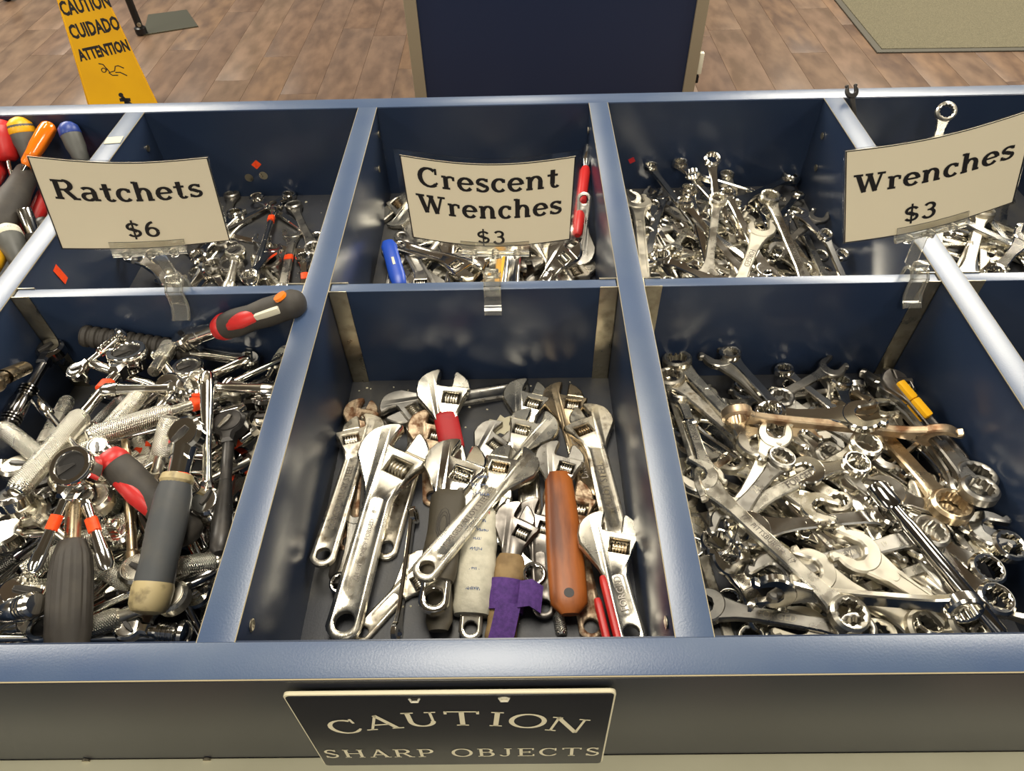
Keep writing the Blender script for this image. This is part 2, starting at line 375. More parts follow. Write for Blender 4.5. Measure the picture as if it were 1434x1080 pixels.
for x in DIVS:
    tpart('divider', MB().box((x - Hh, .0013, -DEP), (x + Hh, LEN - .0013, -.0004), .0005), M['laminate'])
    tpart('divider_edge_band', MB().box((x - Hh - .0003, 0, -.0012), (x + Hh + .0003, LEN, 0), .0003), M['rim'])
    tpart('chipped_edge_line', MB().box((x + Hh + .0002, .0, -.0009), (x + Hh + .0008, LEN, -.0002)).box((x - Hh - .0008, .0, -.0009), (x - Hh - .0002, LEN, -.0002)), M['chip'])
tpart('chipped_edge_line', MB().box((X0, -.0236, -.0011), (X1, -.0229, -.0002)), M['chip'])
YC = .337
for a, b in zip(DIVS[:-1], DIVS[1:]):
    xa, xb = a + Hh, b - Hh
    tpart('cross_divider', MB().box((xa + .002, YC + .0015, -DEP), (xb - .002, YC + .0125, -.002), .0004), M['laminate'])
    tpart('cross_divider_edge_band', MB().box((xa + .002, YC + .0013, -.0028), (xb - .002, YC + .0127, -.0018), .0003), M['rim'])
    for x, s in ((xa, 1), (xb, -1)):
        c = MB(); w = .0178
        for u0, u1, v0, v1 in ((0, w, 0, .0011), (0, w, .0130, .0141), (0, .0013, 0, .0141)):
            p, q = sorted((x + s*u0, x + s*u1)); c.box((p, YC + v0, -DEP), (q, YC + v1, -.0006), .0003)
        tpart('aluminium_channel', c, M['alu'])
tpart('shelf', MB().box((X0, -.058, -.185), (X1, -.0241, -.166), .002), M['cream'])
tpart('shelf_front', MB().box((X0, -.066, -.31), (X1, -.054, -.1665), .004), M['cream'])
tpart('cabinet_body', MB().box((X0 + .01, -.02, FLOOR), (X1 - .01, LEN + .02, -.166)), M['panel'])
tpart('side_panel', MB().box((X0 - .02, -.0229, FLOOR), (X0, LEN + .0245, 0), .001), M['laminate'])
tpart('side_panel', MB().box((X1, -.0229, FLOOR), (X1 + .02, LEN + .0245, 0), .001), M['laminate'])
def disc(x, y, z, ax, r=.0045, m='alu', name='screw_cap'):
    mb = MB().lathe([(0, r), (.0006, r), (.001, r*.8), (.0006, r*.45), (.0006, .0001)], 14, 'x' if ax == 'x' else 'y')
    return link(name, mb.xf(Matrix.Translation((x, y, z - FLOOR))).mesh(name), M[m], table)
for x, y, z in ((-.293, .677, -.036), (.0118, .690, -.030), (.0118, .655, -.06), (.0118, .02, -.021)): disc(x, y, z, 'x')
for x, y, z in ((.2870, .69, -.03), (.2870, .018, -.02), (.590, .674, -.036), (.590, .662, -.075)): disc(x, y, z, 'x')
for x, z in ((-.184, -.098), (-.163, -.095)): disc(x, LEN - .0022, z, 'y', .006, 'alu', 'washer')
def sticker(x, y, z, ax, w, h, rot, label, m='orange'):
    me = MB().box((-w/2, -h/2, 0), (w/2, h/2, .0003)).mesh('price_sticker')
    o = link('price_sticker', me, M[m]); o['label'] = label; o['category'] = 'sticker'
    base = {'y': Matrix.Rotation(rad(90), 4, 'X'), 'x': Matrix.Rotation(rad(90), 4, 'Y'), 'z': Matrix.Identity(4)}[ax]
    o.matrix_world = Matrix.Translation((x, y, z)) @ base @ Matrix.Rotation(rot, 4, 'Z')
sticker(-.168, LEN - .0013, -.078, 'y', .011, .009, .7, 'small orange price sticker on the back wall of the ratchets bin')
sticker(-.2929, .412, -.033, 'x', .022, .009, .2, 'torn orange sticker on the left divider below the ratchets card')
sticker(.352, LEN - .0013, -.083, 'y', .008, .007, .5, 'small red sticker remnant on the back wall of the wrench bin', 'redt')
# tape patch on the left divider
t_ = link('tape_patch', MB().box((-.010, -.008, 0), (.010, .008, .0006), .0003).mesh('tape_patch'), M['scrap']); t_.location = (-.305, .632, .0002); t_.rotation_euler = (0, 0, .1)
t_['label'] = 'torn masking tape patch on top of the left divider near the back rail'; t_['category'] = 'tape'
# paper scrap in the crescent bin, dust crumbs
r_ = random.Random(5); pts = []
for i in range(22):
    a = 2*PI*i/22; rr = (.0165 if i % 2 else .0125) * r_.uniform(.8, 1.15); pts.append((rr*math.cos(a)*1.25, rr*math.sin(a)*.8))
sc = link('paper_scrap', MB().plate(pts, .0003, .0001).mesh('paper_scrap'), M['scrap']); sc.location = (.172, .272, -.1272); sc.rotation_euler = (.02, -.02, .2)
sc['label'] = 'torn jagged scrap of cream paper on the dark floor of the front middle bin'; sc['category'] = 'paper'
def crumbs(bx, n, seed, lab):
    r = random.Random(seed); mb = MB()
    for i in range(n):
        x, y = r.uniform(bx[0], bx[1]), r.uniform(bx[2], bx[3]); s = r.uniform(.0004, .0014) * (1 if i % 7 else 1.8)
        vs = [(x + s*math.cos(a)*r.uniform(.6, 1.2), y + s*math.sin(a)*r.uniform(.6, 1.2), -DEP + .0001) for a in (0, 1.3, 2.5, 3.8, 5)]
        mb.add(vs + [(x, y, -DEP + s*.7)], [(0,1,5),(1,2,5),(2,3,5),(3,4,5),(4,0,5)])
    o = link('dust_crumbs', mb.mesh('dust_crumbs'), M['scrap'], kind='stuff'); o['label'] = lab; o['category'] = 'debris'
crumbs((.014, .286, .02, .335), 120, 3, 'pale specks of grit on the floor of the front middle bin')
crumbs((-.285, -.014, .4, .70), 60, 4, 'pale specks of grit on the floor of the rear ratchets bin')

# background ------------------------------------------------------------------
fx = thing('display_fixture', 'tall navy panel display fixture with beige metal uprights behind the table', 'fixture', (.324, 2.2, FLOOR))
def fpart(n, a, b, m, bev=.002): link(n, MB().box(a, b, bev).xf(Matrix.Translation((-.324, -2.2, -FLOOR))).mesh(n), M[m], fx)
fpart('panel', (-.118, 2.205, FLOOR + .03), (.768, 2.26, .6), 'panel')
fpart('upright', (-.158, 2.195, FLOOR), (-.118, 2.27, .6), 'strip'); fpart('upright', (.768, 2.195, FLOOR), (.806, 2.27, .6), 'strip')
fpart('base_foot', (-.15, 2.20, FLOOR), (-.122, 2.52, FLOOR + .05), 'strip'); fpart('base_foot', (.772, 2.20, FLOOR), (.80, 2.52, FLOOR + .05), 'strip')
fpart('bracket', (.806, 2.20, -.64), (.822, 2.22, -.57), 'white', .003); fpart('bracket', (.806, 2.20, -.67), (.816, 2.22, -.645), 'blackm', .002)
# mat
mt = thing('floor_mat', 'grey green carpet mat with dark rubber border on the wooden floor', 'mat', (2.4, 3.5, FLOOR))
mo = [(1.722, 2.851), (3.2, 2.82), (3.2, 4.4), (1.74, 4.4)]
mo = [(x - 2.4, y - 3.5) for x, y in mo]
link('rubber_border', MB().plate(mo, .003, .001, z0=.003).mesh('rubber_border'), M['matedge'], mt)
link('carpet', MB().plate(inset(ccw(mo), .028), .004, .001, z0=.005).mesh('carpet'), M['mat'], mt)
# foot plate with pole
st = thing('sign_stand', 'thin black pole on a flat grey metal foot plate behind the yellow floor sign', 'stand', (-1.46, 3.36, FLOOR))
fp = [(-1.534, 3.213), (-1.303, 3.30), (-1.422, 3.509), (-1.595, 3.456)]
link('foot_plate', MB().plate([(x + 1.46, y - 3.36) for x, y in fp], .003, .001, z0=.003).mesh('foot_plate'), M['plate'], st)
link('pole', MB().tube([(-.085, -.13, .004), (-.085, -.13, 1.3)], .016, 14).mesh('pole'), M['blackm'], st)
link('pole_collar', MB().lathe([(.006, .026), (.03, .026), (.036, .018)], 16, 'z', off=(-.085, -.13, 0)).mesh('pole_collar'), M['blackm'], st)
link('bolt', MB().lathe([(0, .009), (.008, .009), (.012, .004)], 10, 'y', off=(-.072, -.155, .05)).mesh('bolt'), M['alu'], st)
# caster far left
cs = thing('caster_foot', 'black caster wheel at the top left edge of the picture', 'wheel', (-2.40, 3.70, FLOOR))
link('wheel', MB().lathe([(-.014, .02), (-.014, .030), (-.008, .036), (.008, .036), (.014, .030), (.014, .02)], 20, 'y', off=(0, 0, .036)).mesh('wheel'), M['blackm'], cs)
link('fork', MB().box((-.02, -.02, .04), (.02, -.015, .09), .002).box((-.02, .015, .04), (.02, .02, .09), .002).box((-.022, -.02, .085), (.022, .02, .095), .002).mesh('fork'), M['blackm'], cs)
# yellow floor sign: local frame r (width), u (height), n (towards viewer)
yaw, lean = rad(30), rad(10)
r3 = Vector((math.cos(yaw), math.sin(yaw), 0)); u3 = Vector((-math.sin(yaw)*math.sin(lean), math.cos(yaw)*math.sin(lean), math.cos(lean))); n3 = r3.cross(u3)
YM = Matrix((r3, u3, n3)).transposed().to_4x4(); YM.translation = Vector((-1.358, 2.293, -.74))
ys = thing('floor_sign', 'yellow folding wet floor sign reading CAUTION CUIDADO ATTENTION', 'sign', (0, 0, 0)); ys.matrix_world = YM
outl = [(-.020, -.12), (.0, .0), (.072, .47), (.085, .485), (.175, .485), (.188, .47), (.213, .0), (.222, -.12)]
hand = circ(.130, .44, .035, 16, ry=.012)
link('front_panel', MB().plate(outl, .004, .002, holes=[hand], z0=-.004).mesh('front_panel'), M['yelstand'], ys)
link('edge_flange', MB().ribbon([(.2235, -.12, -.012), (.2145, 0, -.012), (.189, .47, -.012)], .016, .003, (0, 0, 1)).ribbon([(-.0215, -.12, -.012), (-.0015, 0, -.012), (.0705, .47, -.012)], .016, .003, (0, 0, 1)).mesh('edge_flange'), M['yelstand'], ys)
bp_ = MB().plate(outl, .004, .002, z0=0); bp_.xf(Matrix.Translation((0, .485, -.012)) @ Matrix.Rotation(rad(22), 4, 'X') @ Matrix.Translation((0, -.485, 0)))
link('back_panel', bp_.mesh('back_panel'), M['yelstand'], ys)
for w, x, u, h, sx in (('ATTENTION', .120, .153, .050, .60), ('CUIDADO', .122, .226, .060, .58), ('CAUTION', .124, .298, .060, .58)):
    font_text(w, h, M['ink'], ys, Matrix.Translation((x, u, .0003)), sx=sx, off=.0022)
pic = MB(); pl = lambda x, y: (x, y, .0004)
for P in ([(.085, .118), (.098, .112), (.103, .095), (.096, .088)], [(.103, .098), (.108, .083), (.125, .084), (.133, .098), (.143, .098), (.158, .086)],
          [(.104, .083), (.112, .072), (.13, .068)], [(.125, .079), (.14, .076), (.158, .060)]):
    stroke(pic, P, .0036, pl)
stroke(pic, circ(.092, .094, .007, 14) + [(.099, .094)], .003, pl)
link('falling_figure_symbol', pic.mesh('falling_figure_symbol'), M['ink'], ys); pic = MB()
for P in ([(.10, -.012), (.12, -.016), (.135, -.02)], [(.112, -.004), (.118, -.02), (.112, -.05)], [(.118, -.02), (.14, -.05)]): stroke(pic, P, .012, pl)
pic.add([(*p, .0004) for p in circ(.111, .003, .008, 12)], [tuple(range(12))])
link('figure_symbol', pic.mesh('figure_symbol'), M['ink'], ys)

# caution plaque on the fascia
pq = thing('caution_plaque', 'black engraved plaque reading CAUTION SHARP OBJECTS hung on the front of the table', 'sign', (.150, -.028, -.104))
PWd, PHt = .2035, .127
QM = Matrix.Rotation(rad(90 - 3.6), 4, 'X')      # leans out a little at the foot
pq.matrix_world = Matrix.Translation((.1475, -.0325, -.0725)) @ QM
o2 = [(-PWd/2, -PHt/2), (PWd/2, -PHt/2), (PWd/2, PHt/2), (-PWd/2, PHt/2)]
def rrect(x0, y0, x1, y1, r, n=5):
    return circ(x1-r, y1-r, r, n, 0, PI/2, end=True) + circ(x0+r, y1-r, r, n, PI/2, PI, end=True) + circ(x0+r, y0+r, r, n, PI, 1.5*PI, end=True) + circ(x1-r, y0+r, r, n, 1.5*PI, 2*PI, end=True)
link('cream_core', MB().plate(rrect(-PWd/2, -PHt/2, PWd/2, PHt/2, .004), .0012, .0003, z0=-.0005).mesh('cream_core'), M['plaquew'], pq)
link('black_face', MB().plate(rrect(-PWd/2+.0013, -PHt/2+.001, PWd/2-.0013, PHt/2-.0018, .003), .0004, .0002, z0=.0010).mesh('black_face'), M['plaque'], pq)
letters = MB()
word = 'CAUTION'; xs = (-.072, -.0475, -.0205, .0055, .0275, .0475, .0735)
for c, x in zip(word, xs):
    a = -x * 3.3; y = .024 - 2.4 * x * x; sz = .034
    w = ROMAN[c][0] * sz
    for p, ws in ROMAN[c][1]:
        def place(px, py, a=a, x=x, y=y, w=w):
            qx, qy = (px - w/2) * .98, py - .01
            return (x + qx*math.cos(a) - qy*math.sin(a), y + qx*math.sin(a) + qy*math.cos(a), .00165)
        stroke(letters, [(q[0]*sz, q[1]*sz) for q in p], [k*sz for k in ws], place)
sz = .0225; w = text_width('SHARP OBJECTS', ROMAN, sz, .10) * .88
t2 = text_mesh('SHARP OBJECTS', ROMAN, sz, lambda x, y: (x - w/2 + .001, y - .045, .00165), .10, .88)
link('engraved_lettering', t2.mesh('engraved_lettering'), M['plaquew'], pq)
link('engraved_lettering', letters.mesh('engraved_lettering'), M['plaquew'], pq)
for x in (-.0215, .0335):
    link('hanging_hole', MB().lathe([(0, .0034), (.0004, .0034)], 16, 'z', off=(x, PHt/2 - .0075, .0012)).mesh('hanging_hole'), M['ink'] if x < 0 else M['white'], pq)
    link('hook', MB().tube([(x - .003, PHt/2 - .0055, .0016), (x - .002, PHt/2 - .0085, .0022), (x + .002, PHt/2 - .0085, .0022), (x + .003, PHt/2 - .0055, .0016)], .0008, 8).mesh('hook'), M['white'], pq)
for x in (-.055, -.150):
    link('screw', MB().lathe([(0, .003), (.0015, .003), (.002, .001)], 10, 'y', off=(x, -.0262, -.1655 - FLOOR)).mesh('screw'), M['alu'], table)

# ------------------------------------------------------------------ price cards in clear clip holders
def card(label, C4, lines, bow, clip, name='price_card', film=.004, creases=0):
    """C4: TL TR BR BL in space"""
    TL, TR, BR, BL = [Vector(c) for c in C4]
    base = (BL + BR) / 2
    root = thing(name, label, 'sign', base)
    nrm = (TR - TL).cross(BL - TL).normalized()
    if nrm.y > 0: nrm = -nrm
    def P(u, v, d=0):      # u across 0..1, v up 0..1
        p = (BL*(1-u) + BR*u)*(1-v) + (TL*(1-u) + TR*u)*v
        b = bow(u, v)
        return p + nrm * (b[0] + d) + Vector((0, 0, 1)) * b[1] - base
    W = (BR - BL).length; Ht = (TL - BL).length
    def sheet(u0, u1, v0, v1, d0, d1, nu=24, nv=8):
        mb = MB(); vs = []
        for dd in (d0, d1):
            for j in range(nv+1):
                for i in range(nu+1): vs.append(P(u0 + (u1-u0)*i/nu, v0 + (v1-v0)*j/nv, dd))
        q = (nu+1)*(nv+1); fs = []
        for j in range(nv):
            for i in range(nu):
                a = j*(nu+1)+i; fs.append((a, a+1, a+nu+2, a+nu+1)); fs.append((q+a+nu+1, q+a+nu+2, q+a+1, q+a))
        for i in range(nu):
            fs.append((i+1, i, q+i, q+i+1)); a = nv*(nu+1)+i; fs.append((a, a+1, q+a+1, q+a))
        for j in range(nv):
            a = j*(nu+1); fs.append((a, a+nu+1, q+a+nu+1, q+a)); a += nu; fs.append((a+nu+1, a, q+a, q+a+nu+1))
        return mb.add(vs, fs)
    fu, fv = film / W, film / Ht
    cardo = link('card', sheet(fu, 1-fu, fv, 1-fv, -.0002, .0002).mesh('card'), M['paper'], root)
    link('laminate_film', sheet(0, 1, 0, 1, -.0006, -.0003).mesh('laminate_film'), M['film'], root)
    bd = MB(); e = .0009
    bu, bv = e / W, e / Ht
    for (a, b, c, d) in ((fu, 1-fu, 1-fv-bv, 1-fv), (fu, 1-fu, fv, fv+bv), (fu, fu+bu, fv, 1-fv), (1-fu-bu, 1-fu, fv, 1-fv)):
        q = sheet(a, b, c, d, .0003, .0004, 20, 6); bd.add(q.v, q.f)
    link('printed_border', bd.mesh('printed_border'), M['ink'], cardo)
    mb = MB()
    for txt, size, v, uc, sx in lines:
        w = text_width(txt, BOOK, size, .04) * sx
        q = text_mesh(txt, BOOK, size, lambda x, y: P(uc + (x - w/2) / W, v + y / Ht, .0006), .04, sx); mb.add(q.v, q.f)
    link('printed_lettering', mb.mesh('printed_lettering'), M['ink'], cardo)
    # clip holder: gripper bar, neck, swivel, hook over the divider; local to its own thing
    uc, top = clip
    g = P(uc, 0); gw = .030
    ch = thing('clear_clip', clip_label[label[0:5]], 'clip', base)
    bar = MB()
    for s in (0, 1):
        d = .0016 if s == 0 else -.0022
        pts0 = [P(uc + (k-.5)*2*gw/W, -.055, d) for k in (0, .25, .5, .75, 1)]; pts1 = [P(uc + (k-.5)*2*gw/W, .10, d) for k in (0, .25, .5, .75, 1)]
        vs = pts0 + pts1; off = nrm * (-.0008); vs2 = [v + off for v in vs]
        fs = [(i, i+1, 6+i, 5+i) for i in range(4)] + [(10+i+5, 10+i+6, 10+i+1, 10+i) for i in range(4)] + [(i+1, i, 10+i, 11+i) for i in range(4)] + [(5+i, 6+i, 16+i, 15+i) for i in range(4)] + [(0, 5, 15, 10), (9, 4, 14, 19)]
        bar.add(vs + vs2, fs)
    link('gripper', bar.mesh('gripper'), M['clear'], ch)
    rib = MB(); a, b = P(uc - gw/W, -.06, -.0003), P(uc + gw/W, -.06, -.0003)
    rib.tube([a + (b-a)*k/4 for k in range(5)], .0027, 10)
    link('hinge_bar', rib.mesh('hinge_bar'), M['clear'], ch)
    for k in (.18, .5, .82):
        c = a + (b-a)*k; link('hinge_knuckle', MB().box(c - Vector((.003, .0035, .004)), c + Vector((.003, .0035, .003)), .001).mesh('hinge_knuckle'), M['clear'], ch)
    X = g.x; tz = -base.z    # z of divider top in local = -base.z
    Y = YC + .007 - base.y; z1 = g.z - .006
    neck = MB().ribbon([(X, g.y, z1), (X, (g.y+Y)/2, z1 - .008), (X + top*.3, Y - .001, tz + .018), (X + top*.6, Y, tz + .010)], .011, .002, (1, 0, 0))
    link('neck', neck.mesh('neck'), M['clear'], ch)
    X += top * .8
    hk = MB(); path = [(X, Y + .0082, tz - .024), (X, Y + .0080, tz - .006), (X, Y + .0078, tz + .004), (X, Y + .004, tz + .0095), (X, Y - .003, tz + .0095), (X, Y - .0088, tz + .004), (X, Y - .0090, tz - .006), (X, Y - .0105, tz - .014), (X, Y - .016, tz - .021), (X, Y - .019, tz - .023)]
    hk.ribbon(path, .0155, .0013, (1, 0, 0))
    for s in (-1, 1): hk.ribbon([(p[0] + s*.0075, p[1], p[2]) for p in path], .0016, .0030, (1, 0, 0))
    link('hook', hk.mesh('hook'), M['clear'], ch)
    link('swivel', MB().box((X - .0065, Y - .004, tz + .009), (X + .0065, Y + .004, tz + .017), .0015).mesh('swivel'), M['clear'], ch)
clip_label = {'cream': ''}
clip_label = {'left ': 'clear plastic clip holding the Ratchets card on its cross divider', 'middl': 'clear plastic clip holding the Crescent Wrenches card on its cross divider', 'right': 'clear plastic clip holding the right Wrenches card on its cross divider'}
card('left laminated price card reading Ratchets $6', [(-.1797, .312, .161), (-.0565, .345, .1382), (-.0642, .345, .0538), (-.1966, .312, .0721)],
     [('Ratchets', .0262, .58, .495, .95), ('$6', .0225, .15, .50, 1.0)], lambda u, v: (.003*math.cos((u-.5)*PI), -.0035*math.sin(u*PI)*(1 if v > .5 else .4)), (.50, -.004), film=.0013)
card('middle laminated price card reading Crescent Wrenches $3', [(.0958, .335, .1468), (.2454, .335, .1423), (.2439, .335, .0528), (.0967, .335, .0584)],
     [('Crescent', .0255, .665, .50, .97), ('Wrenches', .0255, .375, .50, .92), ('$3', .0190, .085, .50, 1.15)], lambda u, v: (.006*math.cos((u-.5)*PI), -.0050*math.sin(u*PI)), (.52, -.006), film=.0045)
card('right laminated price card reading Wrenches $3', [(.4482, .325, .1435), (.5925, .34, .1685), (.6174, .34, .0823), (.4767, .325, .0534)],
     [('Wrenches', .0262, .55, .49, .93), ('$3', .0235, .15, .44, 1.0)], lambda u, v: (.004*math.cos((u-.5)*PI), -.0035*math.sin(u*PI)), (.52, .022), film=.0012)

# ------------------------------------------------------------------ tool parts
CACHE = {}
def cached(key, fn):
    if key not in CACHE: CACHE[key] = fn()
    return CACHE[key]
def q2(v): return round(v * 250) / 250.
def shank_mesh(L, hs, panel, ea, eb):
    """flat shank between the two heads, flared into them"""
    hw = .0052 * hs; t = .0028 * hs; a = L/2 - .008*hs; b = -L/2 + .008*hs
    xs = [b, b + .006*hs, b + .014*hs, b + .026*hs, a - .026*hs, a - .012*hs, a - .004*hs, a]
    wa = .0085*hs if ea == 'box' else .0095*hs; wb = .0100*hs if eb == 'open' else .0085*hs
    ws = [wb, wb*.86, hw*1.25, hw, hw*.94, hw*1.02, wa*.8, wa]
    top = list(zip(xs, ws)); o = top + [(x, -w) for x, w in top[::-1]]
    recs = []
    if panel: recs = [rrect(b + .032*hs, -hw*.58, a - .030*hs, hw*.58, hw*.5, 4)]
    return MB().plate(o, t, t*.38, recs=recs, d=.0005).mesh('shank', 42)
def ring_mesh(hs):
    R = .0118*hs; r = .0082*hs; h = .0046*hs; n = 48; mb = MB()
    def lp(rr, z, pt=False):
        return [((rr*(1.0 if (not pt or (i % 4) >= 2) else .90))*math.cos(2*PI*i/n), (rr*(1.0 if (not pt or (i % 4) >= 2) else .90))*math.sin(2*PI*i/n), z) for i in range(n)]
    b = h*.35
    mb.loft([lp(R-b, -h), lp(R, -h+b), lp(R, h-b), lp(R-b, h), lp(r+b*.6, h), lp(r, h-b*.5, True), lp(r, -h+b*.5, True), lp(r+b*.6, -h)], cap=False, close=True)
    return mb.mesh('ring_end', 40)
def open_mesh(hs):
    R = .0138*hs; a = .0066*hs; t = .0034*hs
    # opening towards +x; outline in head frame, later rotated by 15 deg
    o = []
    o += [(.92*R, a*1.02), (1.03*R, a*1.28), (.98*R, a*1.75), (.78*R, a*2.02)]
    o += circ(-.02*R, 0, R*1.02, 22, rad(52), rad(308), end=True)
    o += [(.78*R, -a*2.02), (.98*R, -a*1.75), (1.03*R, -a*1.28), (.92*R, -a*1.02)]
    o += [(.2*R, -a), (-.05*R, -a*.98), (-.26*R, -a*.62), (-.34*R, 0), (-.26*R, a*.62), (-.05*R, a*.98), (.2*R, a)]
    o = rotp(o, rad(15)); return MB().plate(o, t, t*.34).mesh('open_jaw', 40)
def wrench(root, L, p, m, ends):
    hs = p.get('hs', 1.)
    hs = round(hs, 2); Lq = q2(L)
    for sgn, e in ((1, ends[0]), (-1, ends[1])):
        if e == 'box':
            o = link('ring_end', cached(('ring', hs, m.name), lambda: ring_mesh(hs)), m, root)
            o.location = (sgn*L/2, 0, .0014*hs); o.rotation_euler = (0, sgn*rad(9), 0)
        elif e == 'open':
            o = link('open_jaw', cached(('open', hs, m.name), lambda: open_mesh(hs)), m, root)
            o.location = (sgn*L/2, 0, 0); o.rotation_euler = (0, 0, 0 if sgn > 0 else PI)
    panel = p.get('panel', 0)
    sh = o = link('shank', cached(('sh', Lq, hs, panel, ends, m.name), lambda: shank_mesh(Lq, hs, panel, *ends)), m, root)
    if p.get('txt'):
        n = len(p['txt']); hgt = min(.0078*hs, L*.62/max(1, n)*1.4)
        for sg in (0, 1):
            mx = Matrix.Rotation(PI*sg, 4, 'X') @ Matrix.Translation((0, 0, .0028*hs + .00002))
            if sg and abs(((p.get('roll', 0) + 90) % 360) - 90) < 90: continue
            if not sg and not abs(((p.get('roll', 0) + 90) % 360) - 90) < 90: continue
            font_text(p['txt'], hgt, M['dark'] if m.name != M['dull'].name else M['flat'], sh, mx @ Matrix.Rotation(PI if p.get('tf') else 0, 4, 'Z'), 'stamped_lettering', .00012, .85)
    if p.get('st'): band(root, -L*.05, .0056*hs, .0036*hs, .011)
def band(root, x, ry, rz, w, m='orange', name='price_sticker'):
    mb = MB(); n = 16; secs = []
    sup = lambda c: math.copysign(abs(c)**.6, c)
    for xx in (x - w/2, x + w/2): secs.append([(xx + .0006*math.sin(3*j), ry*sup(math.cos(2*PI*j/n)), rz*sup(math.sin(2*PI*j/n))) for j in range(n)])
    mb.loft(secs); return link(name, mb.mesh(name), M[m], root)
def adjustable(root, L, p, m):
    w = p['hw']; t = w*.085
    grip = p.get('grip')
    def hf(pts): return rotp([(x*w, y*w) for x, y in pts], rad(-20))
    head = [(-.10, -.49), (-.02, -.53), (.075, -.53), (.085, -.30), (.085, 0), (.10, .055), (.16, .07), (.34, .075), (.54, .06), (.60, .085), (.60, .14), (.53, .24), (.41, .345), (.27, .42), (.10, .46), (-.08, .455), (-.24, .40)]
    head = [(u if u < .085 else .085 + (u - .085)*.70, v) for u, v in head]
    # head origin sits at +L/2
    Hp = [(x + L/2, y) for x, y in hf(head)]
    nk = L/2 - .72*w; tl = -L/2
    hw0, hw1 = .185*w, .225*w
    tail = circ(tl, 0, hw1, 11, rad(110), rad(250), end=True)
    up_ = [(nk + .18*w, hw0*1.30), (nk, hw0*1.02), (nk - .1*L, hw0)]; dn = [(x, -y) for x, y in up_][::-1]
    o = Hp + up_ + tail + dn + [(nk + .30*w, -hw0*1.75)]
    holes = [circ(tl, 0, hw1*.56, 16)] if not (grip in ('black', 'wood', 'tan')) else []
    wx = hf([(-.30, -.40), (-.05, -.40), (-.05, -.08), (-.30, -.08)]); win = [(x + L/2, y) for x, y in wx]
    holes.append(win)
    recs = []
    x0, x1 = tl + hw1*1.35, nk + .02*w
    if not grip: recs = [rrect(x0, -hw0*.66, x1, hw0*.66, hw0*.55, 4)]
    zs = lambda x: .70 + .42 * min(1, max(0, (x - nk) / (.35*w)))
    bodyo = link('body', MB().plate(o, t, t*.32, holes=holes, recs=recs, d=t*.16, zs=zs).mesh('body', 42), m, root)
    g = p.get('gap', .1)
    j = [(.075, -g), (.50, -g + .005), (.585, -g - .02), (.585, -g - .07), (.47, -g - .20), (.33, -g - .30), (.20, -g - .345), (.075, -g - .36)]
    j = [(x if x < .085 else .085 + (x - .085)*.70, max(y, -.62)) for x, y in j]
    jm = MB().plate([(x + L/2, y) for x, y in hf(j)], t*1.0, t*.3)
    sl = [(-.045, -g - .02), (.09, -g - .02), (.09, -g - .34), (-.045, -g - .34)]
    jm.plate([(x + L/2, y) for x, y in hf(sl)], t*.55, t*.1)
    link('movable_jaw', jm.mesh('movable_jaw', 42), m, root)
    # worm screw lies in the window, axis across the head
    n = 5; pr = [(-.14*w, .03*w)]
    for i in range(n):
        c = (-.125 + .25*(i+.5)/n)*w; e = .25*w/n*.5
        pr += [(c - e*.9, .068*w), (c - e*.45, .100*w), (c + e*.3, .100*w), (c + e*.7, .068*w)]
    pr.append((.14*w, .03*w))
    ws = MB().lathe(pr, 16, 'y'); c = hf([(-.175, -.24)])[0]
    ws.xf(Matrix.Translation((c[0] + L/2, c[1], 0)) @ Matrix.Rotation(rad(-20), 4, 'Z'))
    wm = M['brass'] if m in (M['satin'], M['worn']) and (int(L*1000) % 2) else M['chrome' if m is M['chrome'] else 'worn']
    link('worm_screw', ws.mesh('worm_screw', 50), wm, root)
    gl = nk - (tl - hw1)
    def gripmesh(x0, x1, ry, rz, endr=.6, wob=None, n=20):
        N = 16; secs = []
        for i in range(N+1):
            k = i/N; x = x0 + (x1-x0)*k; f = 1.0
            if k < .08: f = endr + (1-endr)*math.sin(k/.08*PI/2)
            if k > .94: f = .8 + .2*math.cos((k-.94)/.06*PI/2)
            if wob: f *= wob(k)
            secs.append([(x, f*ry*math.copysign(abs(math.cos(2*PI*j/n))**.75, math.cos(2*PI*j/n)), f*rz*math.copysign(abs(math.sin(2*PI*j/n))**.75, math.sin(2*PI*j/n))) for j in range(n)])
        return MB().loft(secs)
    if grip == 'black': link('rubber_grip', gripmesh(tl - hw1, nk - .02, hw1*1.15, t*1.6).mesh('rubber_grip'), M['rubber'], root, label='black rubber grip')
    if grip == 'olive':
        link('rubber_grip', gripmesh(tl + hw1*1.1, nk + .01, hw1*1.15, t*1.75, .9, lambda k: 1 + .05*math.sin(k*9)).mesh('rubber_grip'), M['rubbero'], root, label='olive rubber grip')
        for k in range(3):
            rr = .006 + .0025*k
            link('grip_ring_mark', MB().tube([(nk - .026 + rr*math.cos(a/12*2*PI)*1.4, rr*.5*math.sin(a/12*2*PI), t*1.70) for a in range(13)], .0005, 6).mesh('grip_ring_mark'), M['rubber'], root)
